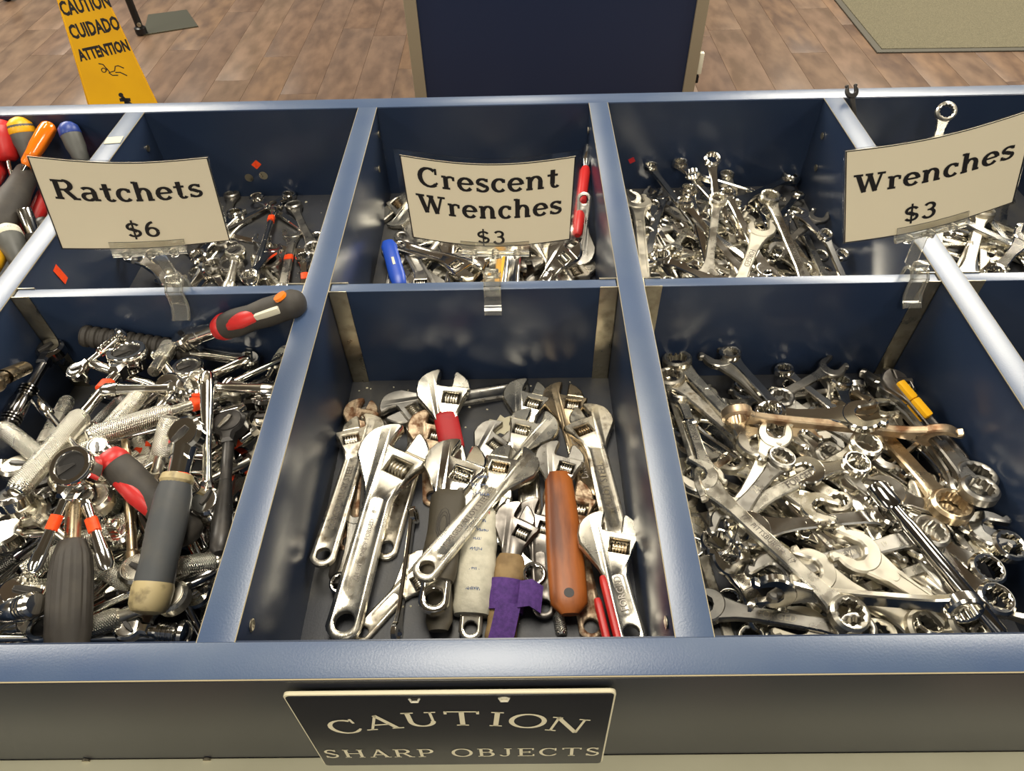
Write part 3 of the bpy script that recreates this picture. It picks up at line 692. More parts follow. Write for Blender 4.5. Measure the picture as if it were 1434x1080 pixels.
    if grip == 'white':
        tw = link('tape_wrap', gripmesh(tl + hw1*1.0, L/2 - .35*w, hw1*1.55, t*2.6, .92, lambda k: 1.12 - .22*abs(k - .45) + .03*math.sin(k*31)).mesh('tape_wrap', 60), M['wtape'], root, label='crumpled printed white tape')
        r = random.Random(3)
        for i in range(13):      # rows of smudged print across the tape
            ink = MB(); x = tl + .030 + i*.0085 + r.uniform(-.001, .001); y = -hw1*.9
            while y < hw1*.8:
                wl = r.uniform(.0008, .002); hh = r.uniform(.0018, .0030)
                stroke(ink, [(x - hh/2, y), (x + hh/2, y + r.uniform(-.0005, .0005))], .0006, lambda a, b: (a, b, t*2.85 - (b/hw1)**2*t*.55))
                stroke(ink, [(x + r.choice((-1, 0, 1))*hh/2, y), (x + r.choice((-1, 0, 1))*hh/2, y + wl)], .0006, lambda a, b: (a, b, t*2.85 - (b/hw1)**2*t*.55)); y += wl + .0006
            if r.random() < .8: link('smudged_print', ink.mesh('smudged_print'), M['inkr' if i in (8, 9) else 'inkb'], tw)
    if grip == 'wood':
        wg = link('wooden_grip', gripmesh(tl - hw1*1.1, nk + .018, hw1*1.5, t*1.9, .45, lambda k: .80 + .22*math.sin(min(1, (1-k)*1.15)*PI*.62)).mesh('wooden_grip'), M['wood'], root, label='orange-brown wooden grip')
        link('hanging_hole', MB().lathe([(-t*1.0, .0042), (t*1.92, .0042)], 16, 'z', off=(tl + .004, 0, 0)).mesh('hanging_hole'), M['ink'], wg)
    if grip == 'tan': link('tape_wrap', gripmesh(tl - hw1, nk, hw1*1.35, t*1.9, .9, lambda k: 1 + .04*math.sin(k*25)).mesh('tape_wrap'), M['tan'], root, label='tan cloth tape')
    if p.get('strap'):
        sx = tl + .44*(nk - tl)
        stro = link('strap', MB().ribbon([(sx + .016*math.cos(a)*.0, hw1*1.6*math.cos(a), t*2.7*math.sin(a)) for a in [2*PI*i/20 for i in range(21)]], .026, .0016, (1, 0, 0)).mesh('strap'), M['purple'], root, label='purple hook and loop strap')
        link('strap_tail', MB().ribbon([(sx - .008, -.004, t*2.9), (sx - .03, -.002, t*2.7), (sx - .06, .002, t*1.6), (sx - .085, .006, t*.9)], .020, .0016, (0, 1, 0)).mesh('strap_tail'), M['purple'], stro)
        link('strap_flap', MB().ribbon([(sx, -hw1*1.2, t*3.1), (sx + .002, -hw1*2.2, t*3.6), (sx - .002, -hw1*3.2, t*2.6)], .022, .0016, (1, 0, 0)).mesh('strap_flap'), M['purple'], stro)
    if p.get('tape') == 'red': link('tape_wrap', gripmesh(nk - .030, nk + .012, hw0*1.22, t*1.05, .98).mesh('tape_wrap'), M['redt'], root, label='red vinyl tape')
    if p.get('redstrip'):
        for s in (1.12, 1.95): link('dipped_grip_strip', gripmesh(nk - .060 - (s - 1)*.02, nk + .004 - (s - 1)*.02, .0032, t*1.05, .6, None, 12).xf(Matrix.Translation((0, s*hw0, -t*(s - 1)))).mesh('dipped_grip_strip'), M['redp'], root, label='red plastic strip')
    if p.get('vmark'):
        link('raised_v_mark', MB().tube([(nk + .012, .009, t*.98), (nk - .002, 0, t*.84), (nk + .012, -.009, t*.98)], .0006, 6).mesh('raised_v_mark'), m, root)
    if p.get('yel'):
        for x in (L*.12, L*.36): link('yellow_label', MB().box((x - .010, -.004, -.0062), (x + .010, .004, .0062), .002).mesh('yellow_label'), M['yellow'], root, label='yellow label')
    if p.get('txt') and not grip:
        hgt = min(hw0*1.05, (x1 - x0)/max(1, len(p['txt']))*1.55)
        zt = t*.70 - t*.16*.7
        sgn = 1 if abs(((p.get('roll', 0) + 90) % 360) - 90) < 90 else -1
        mx = Matrix.Rotation(0 if sgn > 0 else PI, 4, 'X') @ Matrix.Translation(((x0+x1)/2, 0, zt + .00002))
        font_text(p['txt'], hgt, M['dark'], bodyo, mx, 'stamped_lettering', .00025, .9)
def handle_prof(L, gr, kind, R):
    """(x, r) neck from the head to the tail"""
    x1 = L/2 - R*.7; gx = L/2 - .48*L; e = -L/2
    nr = max(.0032, gr*.62)
    neck = [(x1, nr*1.15), (x1 - .012, nr), (gx + .012, nr*.92), (gx, nr*1.0)]
    g = [(gx, gr*.82), (gx - .004, gr), (e + .006, gr), (e + .001, gr*.86), (e, gr*.55)]
    return neck, g, gx, e
def ratchet(root, L, p, m):
    R = p.get('R', .0155); gr = p.get('gr', .008); hnd = p.get('hnd', 'smooth'); key = (q2(L), R, gr, hnd, m.name)
    Lq = q2(L)
    neck, g, gx, e = handle_prof(Lq, gr, hnd, R)
    if hnd == 'grey': gx = Lq/2 - .34*Lq; neck = neck[:2] + [(gx + .006, neck[1][1])]
    if hnd == 'blackred2': gx = Lq/2 - .22*Lq; neck = neck[:1] + [(gx + .006, neck[1][1])]
    if hnd == 'blackred': gx = Lq/2 - .40*Lq
    h = R*.48
    def head():
        o = circ(0, 0, R, 26, rad(28), rad(332), end=True); o = [(-x, y) for x, y in o]
        o = [(-R*1.02, -R*.40), (-R*1.5, -gr*.62)] + [(-R*1.5, gr*.62), (-R*1.02, R*.40)] + [q for q in circ(0, 0, R, 26, rad(152), rad(-152), end=True)]
        return MB().plate([(x + Lq/2, y) for x, y in o], h, h*.35).mesh('ratchet_head', 42)
    ring = root.get('_ring') or p.get('ring')
    link('ratchet_head', cached(('rh',) + key, head), m, root)
    def cover(): return MB().lathe([(h, R*.80), (h + .0008, R*.78), (h + .0010, R*.70), (h + .0008, R*.35), (h + .0008, .0003)], 24, 'z', off=(Lq/2, 0, 0)).mesh('cover_plate', 30)
    def cover2(): return MB().lathe([(-h - .0008, .0003), (-h - .0008, R*.60), (-h, R*.62)], 24, 'z', off=(Lq/2, 0, 0)).mesh('back_cover')
    mm = m
    if p['k'] == 'ringr' or p.get('ring'):
        def ringc():
            mb = MB(); n = 28; a = lambda rr, z: [(Lq/2 + rr*math.cos(2*PI*i/n), rr*math.sin(2*PI*i/n), z) for i in range(n)]
            return mb.loft([a(R*.98, h*.6), a(R*.98, h*1.15), a(R*.92, h*1.3), a(R*.72, h*1.3), a(R*.67, h*1.15), a(R*.67, h*.6)], cap=False, close=True).mesh('head_rim', 40)
        link('head_rim', cached(('rr',) + key, ringc), m, root)
        sfo = link('ring_inside_disc', cached(('sf',) + key, lambda: MB().lathe([(h*.98, R*.74), (h*1.03, R*.73), (h*1.03, .0002)], 20, 'z', off=(Lq/2, 0, 0)).mesh('ring_inside_disc')), M['hole'], root)
        link('lever', cached(('lv',) + key, lambda: MB().plate(rotp([(-R*.2, -R*.05), (R*.62, -R*.22), (R*.62, R*.22), (-R*.2, R*.05)], 2.2), .0006, .0002, z0=h*1.08).xf(Matrix.Translation((Lq/2, 0, 0))).mesh('lever')), M['blk'], sfo)
    else:
        cpo = link('cover_plate', cached(('cp',) + key, cover), m, root); link('back_cover', cached(('cp2',) + key, cover2), m, root)
        link('reversing_lever', cached(('lv',) + key, lambda: MB().plate(rotp([(-R*.35, -R*.12), (R*.1, -R*.18), (R*.75, -R*.10), (R*.75, R*.10), (R*.1, R*.18), (-R*.35, R*.12)], 2.5), .0011, .0004, z0=h + .0017).xf(Matrix.Translation((Lq/2, 0, 0))).mesh('reversing_lever')), M['blk'] if m is not M['blk'] else M['dull'], cpo)
        d = R*.30
        link('drive_square', cached(('ds',) + key, lambda: MB().box((Lq/2 - d, -d, -h - .0105), (Lq/2 + d, d, -h), .0008).mesh('drive_square')), m, root)
    link('neck', cached(('nk',) + key, lambda: MB().lathe(neck, 14, 'x', .85).mesh('neck')), m, root)
    if hnd in ('knurl',):
        km = M['knurld'] if m in (M['darkc'], M['blk']) else M['knurl']
        link('knurled_grip', cached(('kg',) + key, lambda: MB().lathe(g, 20, 'x').mesh('knurled_grip')), km, root)
        link('end_cap', cached(('ec',) + key, lambda: MB().lathe([(e + .0005, gr*.8), (e - .0012, gr*.78), (e - .0020, gr*.6), (e - .0015, gr*.45), (e - .0015, .0002)], 18, 'x').mesh('end_cap')), m, root)
    elif hnd == 'smooth':
        link('handle', cached(('hd',) + key, lambda: MB().lathe([(gx, gr*.62), (gx - .03, gr*.9), (e + .015, gr), (e + .004, gr*.96), (e, gr*.55), (e - .0005, .0003)], 18, 'x', .8).mesh('handle')), m, root)
    elif hnd in ('ringed', 'ball'):
        pr = [(gx, gr*.7)]
        for i in range(3): c = gx - .004 - .0035*i; pr += [(c + .0012, gr*.78), (c + .0008, gr*1.02), (c - .0008, gr*1.02), (c - .0012, gr*.78)]
        pr += [(gx - .016, gr*.9), (e + .018, gr*.95)]
        for i in range(3): c = e + .014 - .0035*i; pr += [(c + .0012, gr*.80), (c + .0008, gr*1.02), (c - .0008, gr*1.02), (c - .0012, gr*.80)]
        if hnd == 'ball':
            pr += [(e + gr*(.9*math.cos(a)), gr*1.45*math.sin(a)) for a in [rad(35 + 24*i) for i in range(6)]] + [(e - gr*.93, .0003)]
        else: pr += [(e + .002, gr), (e, gr*.8), (e - .0008, .0003)]
        link('handle', cached(('hd',) + key, lambda: MB().lathe(pr, 20, 'x').mesh('handle', 30)), m, root)
    elif hnd == 'ribring':
        pr = [(gx + .02, gr*.7)]; x = gx + .014
        while x > e + .006:
            pr += [(x, gr*.86), (x - .0012, gr), (x - .005, gr), (x - .0062, gr*.86)]; x -= .0082
        pr += [(e, gr*.9), (e - .001, gr*.5)]
        link('rubber_grip', MB().lathe(pr, 22, 'x').mesh('rubber_grip', 30), M['rubber'], root, label='black ring-ribbed rubber grip')
    elif hnd in ('blackred', 'blackred2'):
        pr = [(gx + .012, gr*.72), (gx + .006, gr*.92), (gx - .01, gr*1.0), (gx - .03, gr*.90), (gx - .05, gr*1.0), (e + .02, gr*.95), (e + .006, gr*.98), (e, gr*.8), (e - .003, gr*.3)]
        link('rubber_grip', MB().lathe(pr, 24, 'x', .92).mesh('rubber_grip', 60), M['rubber'], root, label='black rubber grip')
        link('grip_collar', MB().lathe([(gx + .015, gr*.68), (gx + .014, gr*.80), (gx + .008, gr*.96), (gx + .004, gr*.97), (gx, gr*.80)], 24, 'x', .92).mesh('grip_collar'), M['redp'], root, label='red collar')
        sg = 1 if hnd == 'blackred' else 1
        link('grip_inlay', MB().lathe([(-.022, .0006), (-.018, gr*.42), (0, gr*.55), (.018, gr*.42), (.022, .0006)], 16, 'x', .5).xf(Matrix.Translation((gx - .028, sg*gr*.62, gr*.42)) @ Matrix.Rotation(rad(-40*sg), 4, 'X')).mesh('grip_inlay'), M['redp'], root, label='red inlay')
        if hnd == 'blackred':
            link('grip_slot_window', MB().box((e + .012, gr*.55, gr*.15), (e + .042, gr*.98, gr*.62), .002).mesh('grip_slot_window'), M['white'], root, label='pale slotted window')
            link('end_button', MB().lathe([(gr*.80, .0065), (gr*.98, .006), (gr*1.0, .0003)], 16, 'z', off=(e + .010, gr*.2, 0)).mesh('end_button'), M['orangec'], root, label='orange end button')
    elif hnd == 'grey':
        pr = [(gx + .008, gr*.78), (gx - .004, gr*.95), (gx - .03, gr*1.0), (gx - .055, gr*.94), (e + .020, gr*.98), (e + .017, gr*.97)]
        link('rubber_grip', MB().lathe(pr, 26, 'x').mesh('rubber_grip', 60), M['slate'], root, label='slate grey grip')
        link('grip_collar', MB().lathe([(gx + .013, gr*.6), (gx + .012, gr*.82), (gx + .007, gr*.90), (gx + .004, gr*.80)], 24, 'x').mesh('grip_collar'), M['beige'], root, label='beige collar')
        link('end_cap', MB().lathe([(e + .018, gr*.98), (e + .014, gr*1.04), (e + .002, gr*1.0), (e - .003, gr*.82), (e - .005, gr*.4), (e - .005, .0003)], 26, 'x').mesh('end_cap'), M['beige'], root, label='worn beige end cap')
    if p.get('st'): band(root, L/2 - R*1.5 - .018, max(.0034, gr*.72), max(.0031, gr*.64), .011)
def rod(root, L, p, m):
    gr = p.get('gr', .005)
    if p.get('bar'):
        link('handle', MB().lathe([(-L/2, gr*.8), (-L/2 + .002, gr), (L/2 - .035, gr), (L/2 - .03, gr*.82), (L/2 - .012, gr*.82)], 18, 'x').mesh('handle'), m, root)
        link('yoke_head', MB().lathe([(L/2 - .018, gr*1.3), (L/2 - .016, gr*1.5), (L/2 + .004, gr*1.5), (L/2 + .006, gr*1.3)], 18, 'x', .8).mesh('yoke_head'), m, root)
        return
    if p.get('step'):
        link('shaft', MB().lathe([(-L/2 + .03, gr*.75), (L/2, gr*.75)], 12, 'x').mesh('shaft'), m, root)
        link('handle', MB().lathe([(-L/2, gr*1.2), (-L/2 + .001, gr*1.4), (-L/2 + .034, gr*1.4), (-L/2 + .037, gr*.9)], 14, 'x').mesh('handle'), m, root); return
    if p.get('kn'):
        km = M['knurld'] if m is M['darkc'] else M['knurl']
        link('knurled_grip', MB().lathe([(-L/2, gr*.8), (-L/2 + .002, gr*1.1), (0, gr*1.1), (.002, gr*.8)], 18, 'x').mesh('knurled_grip'), km, root)
        link('shaft', MB().lathe([(.0, gr*.75), (L/2, gr*.75)], 12, 'x').mesh('shaft'), m, root)
        link('end_cap', MB().lathe([(-L/2 - .001, .0003), (-L/2 - .001, gr*.8), (-L/2 + .0004, gr*.95)], 16, 'x').mesh('end_cap'), M['chrome'], root)
    else:
        link('shaft', MB().lathe([(-L/2 + .01, gr), (L/2 - .014, gr)], 14, 'x').mesh('shaft'), m, root)
        link('socket_end', MB().lathe([(-L/2, gr*1.1), (-L/2, gr*1.45), (-L/2 + .014, gr*1.45), (-L/2 + .017, gr)], 16, 'x').mesh('socket_end'), m, root)
        d = gr*.65; link('drive_square', MB().box((L/2 - .016, -d, -d), (L/2 - .004, d, d), .0006).mesh('drive_square'), m, root)
    if p.get('st'): band(root, L*.12, gr*1.05, gr*1.05, .013)
def handle_tool(root, L, p, m0):
    gr = p.get('gr', .012); f = p['f']
    gm = {'olive': 'rubbero', 'blackp': 'rubber', 'bluep': 'blue', 'yelp': 'yellow', 'redp': 'redp'}[f]
    e = -L/2
    if p.get('flut'):
        mod = lambda t, a: 1 - .055*(abs(math.sin(a*6))**.5 < .5)*(1 if e + .012 < t < 0.01 else 0)
        pr = [(L*.10, gr*.45), (L*.09, gr*.62), (L*.06, gr*.72), (L*.0, gr*.90), (-L*.10, gr), (-L*.25, gr*1.02), (-L*.40, gr), (e + .004, gr*.92), (e, gr*.7), (e - .001, .0003)]
        link('fluted_grip', MB().lathe(pr, 48, 'x', .95, mod).mesh('fluted_grip', 25), M[gm], root, label='fluted black grip')
        link('shaft', MB().lathe([(L*.08, .0058), (L*.42, .0058), (L*.47, .008), (L*.5, .008)], 14, 'x').mesh('shaft'), M['brass'], root, label='brass-tinted shaft')
        return
    flat = .45 if f in ('bluep', 'yelp', 'olive') else .9
    link('grip', MB().lathe([(L*.5, gr*.6), (L*.48, gr*.85), (L*.3, gr), (-L*.2, gr*.95), (e + .008, gr), (e, gr*.7), (e - .001, .0003)], 20, 'x', flat).mesh('grip', 50), M[gm], root)
    if f == 'bluep': link('white_mark', MB().box((-.006, -.0016, gr*flat - .0005), (.006, .0016, gr*flat + .0003), .0002).mesh('white_mark'), M['white'], root)
    if f == 'redp': link('shaft', MB().lathe([(-L*.5 - .04, .0045), (-L*.5 - .036, .0065), (-L*.5 - .01, .0065), (-L*.5, .004), (L*.0 - L*.45, .004)], 14, 'x').mesh('shaft'), M['chromeb'], root)
    if f == 'olive': link('shaft', MB().box((L*.4, -gr*.6, -.002), (L*.6, gr*.6, .002), .0006).mesh('shaft'), M['dark'], root)
    if f == 'yelp': link('grip_insert', MB().lathe([(L*.35, .0005), (L*.25, gr*.7), (-L*.3, gr*.7), (-L*.42, .0005)], 14, 'x', .6).mesh('grip_insert'), M['rubber'], root, label='dark grip insert')
NAMES = {'cw': 'combination_wrench', 'bb': 'ring_wrench', 'oo': 'open_end_wrench', 'oe': 'open_end_wrench', 'adj': 'adjustable_wrench', 'rat': 'ratchet', 'ringr': 'ring_ratchet', 'rod': 'extension_bar', 'hand': 'tool_handle'}
def put_tool(k, A, B, roll, f, p, label, group=None):
    A, B = Vector(A), Vector(B); X = (A - B); L = X.length; X.normalize()
    Y = Vector((0, 0, 1)).cross(X).normalized(); Z = X.cross(Y)
    m4 = Matrix((X, Y, Z)).transposed().to_4x4() @ Matrix.Rotation(rad(roll), 4, 'X'); m4.translation = (A + B) / 2
    nm = p.get('name', NAMES[k])
    root = thing(nm, label, {'adj': 'wrench', 'cw': 'wrench', 'bb': 'wrench', 'oo': 'wrench', 'oe': 'wrench', 'rat': 'ratchet', 'ringr': 'ratchet', 'rod': 'extension bar', 'hand': 'tool handle'}[k], group=group)
    root.matrix_world = m4; p['k'] = k; p['roll'] = roll; p['f'] = f
    m = M.get(f, M['chrome'])
    if k == 'cw': wrench(root, L, p, m, ('box', 'open'))
    elif k == 'bb': wrench(root, L, p, m, ('box', 'box'))
    elif k == 'oo': wrench(root, L, p, m, ('open', 'open'))
    elif k == 'oe': wrench(root, L, p, m, ('open', 'open'))
    elif k == 'adj': adjustable(root, L, p, m)
    elif k in ('rat', 'ringr'): ratchet(root, L, p, m)
    elif k == 'rod': rod(root, L, p, m)
    else: handle_tool(root, L, p, m)
    return root
# (kind, A head xyz, B tail xyz, roll, finish, options, label)
TOOLS = [
('adj',(0.0401,0.2792,-0.1246),(0.0373,0.1077,-0.1225),0,'dark',{'hw':0.043,'gap':0.12,'grip':'black'},'dark adjustable wrench with black rubber handle half under the two leftmost wrenches'),
('adj',(0.0291,0.2862,-0.1189),(0.0394,0.1359,-0.1177),0,'rust',{'hw':0.0382,'gap':0.1},'rusty-jawed adjustable wrench lying under the leftmost long wrench'),
('adj',(0.0966,0.2817,-0.1231),(0.0726,0.1339,-0.1251),0,'worn',{'hw':0.052,'gap':0.1},'worn adjustable wrench with brown-stained panel and small hanging hole, right of the biggest wrench'),
('adj',(0.0713,0.2879,-0.1151),(0.1929,0.321,-0.1254),180,'dull',{'hw':0.048,'gap':0.1},'adjustable wrench lying sideways against the rear divider, jaws pointing left'),
('adj',(0.1651,0.2564,-0.1244),(0.1158,0.1395,-0.1259),0,'dull',{'hw':0.042,'gap':0.2},'dull small adjustable wrench half hidden beside the torn white label'),
('adj',(0.1013,0.2608,-0.1146),(0.1098,0.1874,-0.1257),0,'rust',{'hw':0.045,'gap':0.1},'short rust-brown adjustable wrench with open hanging hole, behind the chrome V-marked head'),
('adj',(0.0363,0.2565,-0.1145),(0.0252,0.115,-0.1018),180,'worn',{'hw':0.05,'gap':0.03,'txt':'FORGED ALLOY STEEL'},'leftmost long satin adjustable wrench with recessed lettered handle'),
('adj',(0.1056,0.1111,-0.1244),(0.0621,0.0581,-0.1261),0,'worn',{'hw':0.04,'gap':0.1},'stained adjustable wrench lying diagonally at the front rim, right of the biggest wrench'),
('adj',(0.198,0.308,-0.1233),(0.2006,0.1733,-0.1253),0,'satin',{'hw':0.05,'gap':0.12},'adjustable wrench with jaws open towards the rear divider, right of the paper scrap'),
('adj',(0.2375,0.3035,-0.1236),(0.2583,0.1794,-0.1254),0,'brass',{'hw':0.048,'gap':0.08,'txt':'DROP FORGED'},'bronze-toned rusty adjustable wrench with jaws against the rear divider'),
('adj',(0.2629,0.2693,-0.1199),(0.2753,0.1247,-0.1062),180,'worn',{'hw':0.052,'gap':0.02,'txt':'ALLOY STEEL'},'long adjustable wrench along the right wall with recessed handle and closed jaws'),
('adj',(0.2356,0.1792,-0.121),(0.2483,0.0604,-0.1253),0,'rust',{'hw':0.05,'gap':0.1},'flat rusty pitted wrench handle with large hanging hole at the front rim'),
('rod',(0.2098,0.152,-0.125),(0.2242,0.0547,-0.125),0,'chrome',{'gr':0.0045,'st':1,'kn':1},'slim chrome rod handle with knurled grey end and small orange sticker'),
('adj',(0.2067,0.1559,-0.1168),(0.2104,0.0762,-0.1215),0,'dark',{'hw':0.045,'gap':0.04},'dark closed-jaw adjustable wrench behind the purple strap'),
('cw',(0.2022,0.1031,-0.119),(0.1735,0.1437,-0.116),0,'chrome',{'hs':0.9},'small chrome ring end showing beside the purple strap'),
('cw',(0.0395,0.0975,-0.1193),(0.0447,0.1618,-0.1127),0,'chrome',{'hs':0.8},'thin chrome ring end peeking out left of the biggest wrench'),
('adj',(0.1119,0.3004,-0.1037),(0.1387,0.1804,-0.1204),0,'satin',{'hw':0.054,'gap':0.2,'tape':'red'},'adjustable wrench with red tape around its neck, jaws open to the rear divider'),
('hand',(0.1243,0.1656,-0.1208),(0.1251,0.0545,-0.1162),0,'olive',{'gr':0.011},'flat dark olive rubber handle running under the chrome V-marked wrench'),
('adj',(0.208,0.261,-0.1175),(0.1438,0.1766,-0.1146),180,'satin',{'hw':0.05,'gap':0.2},'small bright adjustable wrench lying diagonally, jaws open to the right'),
('adj',(0.1572,0.1785,-0.1084),(0.1502,0.0595,-0.1232),0,'satin',{'hw':0.045,'gap':0.25,'grip':'white'},'adjustable wrench with handle wrapped in crumpled printed white tape'),
('adj',(0.1875,0.149,-0.1096),(0.1752,0.057,-0.1236),0,'dark',{'hw':0.042,'gap':0.03,'grip':'tan','strap':1},'adjustable wrench with tan tape grip and purple strap around it'),
('adj',(0.2637,0.1265,-0.0971),(0.2754,0.0417,-0.0951),0,'satin',{'hw':0.052,'gap':0.24,'txt':'FORGED','redstrip':1},'adjustable wrench with open jaws and red dipped grip strips, bottom right corner'),
('adj',(0.1303,0.2066,-0.1004),(0.1217,0.0755,-0.1017),0,'chrome',{'hw':0.058,'gap':0.16,'grip':'olive','vmark':1},'bright chrome adjustable wrench with V mark and olive rubber grip'),
('adj',(0.0707,0.2203,-0.1019),(0.0488,0.0623,-0.1159),0,'satin',{'hw':0.068,'gap':0.18,'txt':'ALLOY    DROP FORGED    8'},'biggest adjustable wrench with wide empty jaw window and large hanging hole'),
('adj',(0.2272,0.2169,-0.1113),(0.2306,0.0762,-0.1114),0,'dull',{'hw':0.046,'gap':0.2,'grip':'wood'},'adjustable wrench with orange-brown wooden handle'),
('adj',(0.1866,0.2103,-0.1092),(0.1159,0.0941,-0.0879),180,'satin',{'hw':0.052,'gap':0.12,'txt':'FORGED ALLOY STEEL'},'satin adjustable wrench lying diagonally on top, jaws open to the right'),
('cw',(0.0938,0.1644,-0.1205),(0.0914,0.054,-0.1197),80,'chrome',{'hs':0.7},'slim bright chrome tool standing on edge, right of the biggest wrench'),
('bb',(0.5566,0.1918,-0.1289),(0.3655,0.0829,-0.1289),-7.5,'chrome',{'hs':0.85},'long chrome double ring wrench, pointing back right, mid-front right of the front right bin'),
('cw',(0.4744,0.149,-0.1284),(0.3602,0.2462,-0.1307),181.4,'dull',{'hs':0.95},'medium dull grey combination wrench, pointing front right, mid-back left of the front right bin'),
('cw',(0.5674,0.1271,-0.1278),(0.4268,0.2227,-0.1299),174.1,'dull',{'hs':0.95},'medium dull grey combination wrench, pointing front right, mid-back right of the front right bin'),
('cw',(0.333,0.2198,-0.1268),(0.4863,0.062,-0.1285),-11.7,'chrome',{'hs':1.14},'left twin long chrome wrench, to back left, mid-front left of the front right bin'),
('cw',(0.5504,0.0596,-0.1281),(0.4882,0.2706,-0.115),-10.5,'dull',{'hs':0.95},'right twin long dull grey wrench, to front, mid-front right of the front right bin'),
('cw',(0.337,0.2757,-0.1279),(0.4718,0.2099,-0.1224),2.7,'chrome',{'hs':1.14},'medium chrome combination wrench, pointing back left, mid-back left of the front right bin'),
('cw',(0.3669,0.124,-0.1285),(0.5349,0.2326,-0.1176),5.8,'dull',{'hs':0.95},'right twin long dull grey wrench, to front left, mid-back left of the front right bin'),
('oo',(0.4498,0.1469,-0.1253),(0.3701,0.297,-0.1231),-3.3,'satin',{'hs':0.95},'medium satin double open wrench, pointing front right, mid-back left of the front right bin'),
('cw',(0.4691,0.0476,-0.129),(0.3435,0.1622,-0.1288),178.6,'satin',{'hs':0.95},'medium satin combination wrench, pointing front right, mid-front left of the front right bin'),
('cw',(0.4315,0.2487,-0.1208),(0.5292,0.0516,-0.1205),-10.9,'satin',{'hs':0.95},'long satin combination wrench, pointing back left, mid-front right of the front right bin'),
('oo',(0.5649,0.064,-0.1208),(0.4423,0.1818,-0.109),75,'satin',{'hs':0.95},'medium satin open wrench on edge, to front right, mid-front right of the front right bin'),
('cw',(0.5138,0.0713,-0.116),(0.5208,0.2411,-0.1159),185.9,'worn',{'hs':0.95},'medium worn combination wrench, pointing to the front, mid-front right of the front right bin'),
('cw',(0.53,0.1308,-0.1151),(0.3559,0.2652,-0.1271),167.0,'chrome',{'hs':0.81},'long chrome combination wrench, pointing front right, mid-back left of the front right bin'),
('cw',(0.4538,0.1116,-0.1255),(0.3724,0.2609,-0.1268),179.7,'chrome',{'hs':0.95},'medium chrome combination wrench, pointing front right, mid-back left of the front right bin'),
('bb',(0.3447,0.1316,-0.1286),(0.4982,0.0585,-0.1262),-10.3,'chrome',{'hs':0.85},'medium chrome double ring wrench, pointing back left, mid-front left of the front right bin'),
('cw',(0.4942,0.1332,-0.1062),(0.5065,0.3028,-0.1185),75,'worn',{'hs':0.95},'medium worn wrench on edge, to front, mid-back right of the front right bin'),
('cw',(0.3497,0.1556,-0.1279),(0.5329,0.2359,-0.1083),175.1,'dull',{'hs':0.95},'left twin long dull grey wrench, to front left, mid-back left of the front right bin'),
('cw',(0.3966,0.1291,-0.1115),(0.5737,0.2221,-0.1023),-75,'chrome',{'hs':1.14},'long chrome combination wrench on edge, pointing front left, mid-back right of the front right bin'),
('oo',(0.4244,0.3004,-0.1168),(0.5681,0.1338,-0.0975),190.7,'satin',{'hs':0.95},'long satin double open wrench, pointing back left, mid-back right of the front right bin'),
('oo',(0.4165,0.2105,-0.0999),(0.5274,0.0205,-0.1292),182.5,'satin',{'hs':0.95},'long satin double open wrench, pointing back left, mid-front right of the front right bin'),
('oo',(0.5045,0.0163,-0.1299),(0.4348,0.1491,-0.1082),5.6,'satin',{'hs':0.95},'medium satin double open wrench, pointing front right, front right of the front right bin'),
('cw',(0.432,0.2808,-0.1253),(0.4931,0.1221,-0.0994),183.6,'chrome',{'hs':0.81},'medium chrome combination wrench, pointing to the back, mid-back right of the front right bin'),
('cw',(0.3604,0.0338,-0.1287),(0.3435,0.1828,-0.1278),175.8,'worn',{'hs':0.95},'medium worn combination wrench, pointing to the front, mid-front far left of the front right bin'),
('bb',(0.4607,0.1064,-0.0997),(0.3587,0.2163,-0.1287),1.9,'chrome',{'hs':0.85},'left twin medium chrome ring wrench, to front right, mid-front left of the front right bin'),
('bb',(0.4978,0.0506,-0.1218),(0.3683,0.1262,-0.1262),13.0,'chrome',{'hs':0.85},'right twin medium chrome ring wrench, to front right, mid-front left of the front right bin'),
('cw',(0.3867,0.1774,-0.1178),(0.5213,0.0736,-0.0884),10.4,'worn',{'hs':0.95},'medium worn combination wrench, pointing back left, mid-front right of the front right bin'),
('bb',(0.4248,0.3122,-0.1158),(0.5264,0.117,-0.102),188.4,'chrome',{'hs':0.85},'long chrome double ring wrench, pointing back left, mid-back right of the front right bin'),
('cw',(0.3743,0.0476,-0.122),(0.5395,0.1603,-0.082),0.6,'satin',{'hs':0.95},'long satin combination wrench, pointing front left, mid-front right of the front right bin'),
('cw',(0.4785,0.3171,-0.1236),(0.5635,0.1699,-0.0966),-10.1,'chrome',{'hs':0.81},'medium chrome combination wrench, pointing back left, mid-back right of the front right bin'),
('cw',(0.4855,0.0835,-0.0943),(0.3281,0.207,-0.124),-12.9,'chrome',{'hs':1.14},'left twin long chrome wrench, to front right, mid-front left of the front right bin'),
('cw',(0.4706,0.0616,-0.0935),(0.377,0.2607,-0.1274),0.1,'chrome',{'hs':0.95},'right twin long chrome wrench, to front right, mid-front left of the front right bin'),
('cw',(0.4828,0.2974,-0.122),(0.5586,0.1123,-0.082),169.4,'dull',{'hs':0.95},'long dull grey combination wrench, pointing to the back, mid-back right of the front right bin'),
('oo',(0.5501,0.2692,-0.1049),(0.3375,0.213,-0.1216),171.2,'satin',{'hs':0.95},'long satin double open wrench, pointing right, mid-back left of the front right bin'),
('cw',(0.4241,0.245,-0.1114),(0.4566,0.0476,-0.093),184.3,'chrome',{'hs':1.14},'long chrome combination wrench, pointing to the back, mid-front left of the front right bin'),
('cw',(0.5508,0.3182,-0.1293),(0.57,0.1694,-0.0843),-4.9,'chrome',{'hs':0.81},'medium chrome combination wrench, pointing to the back, mid-back far right of the front right bin'),
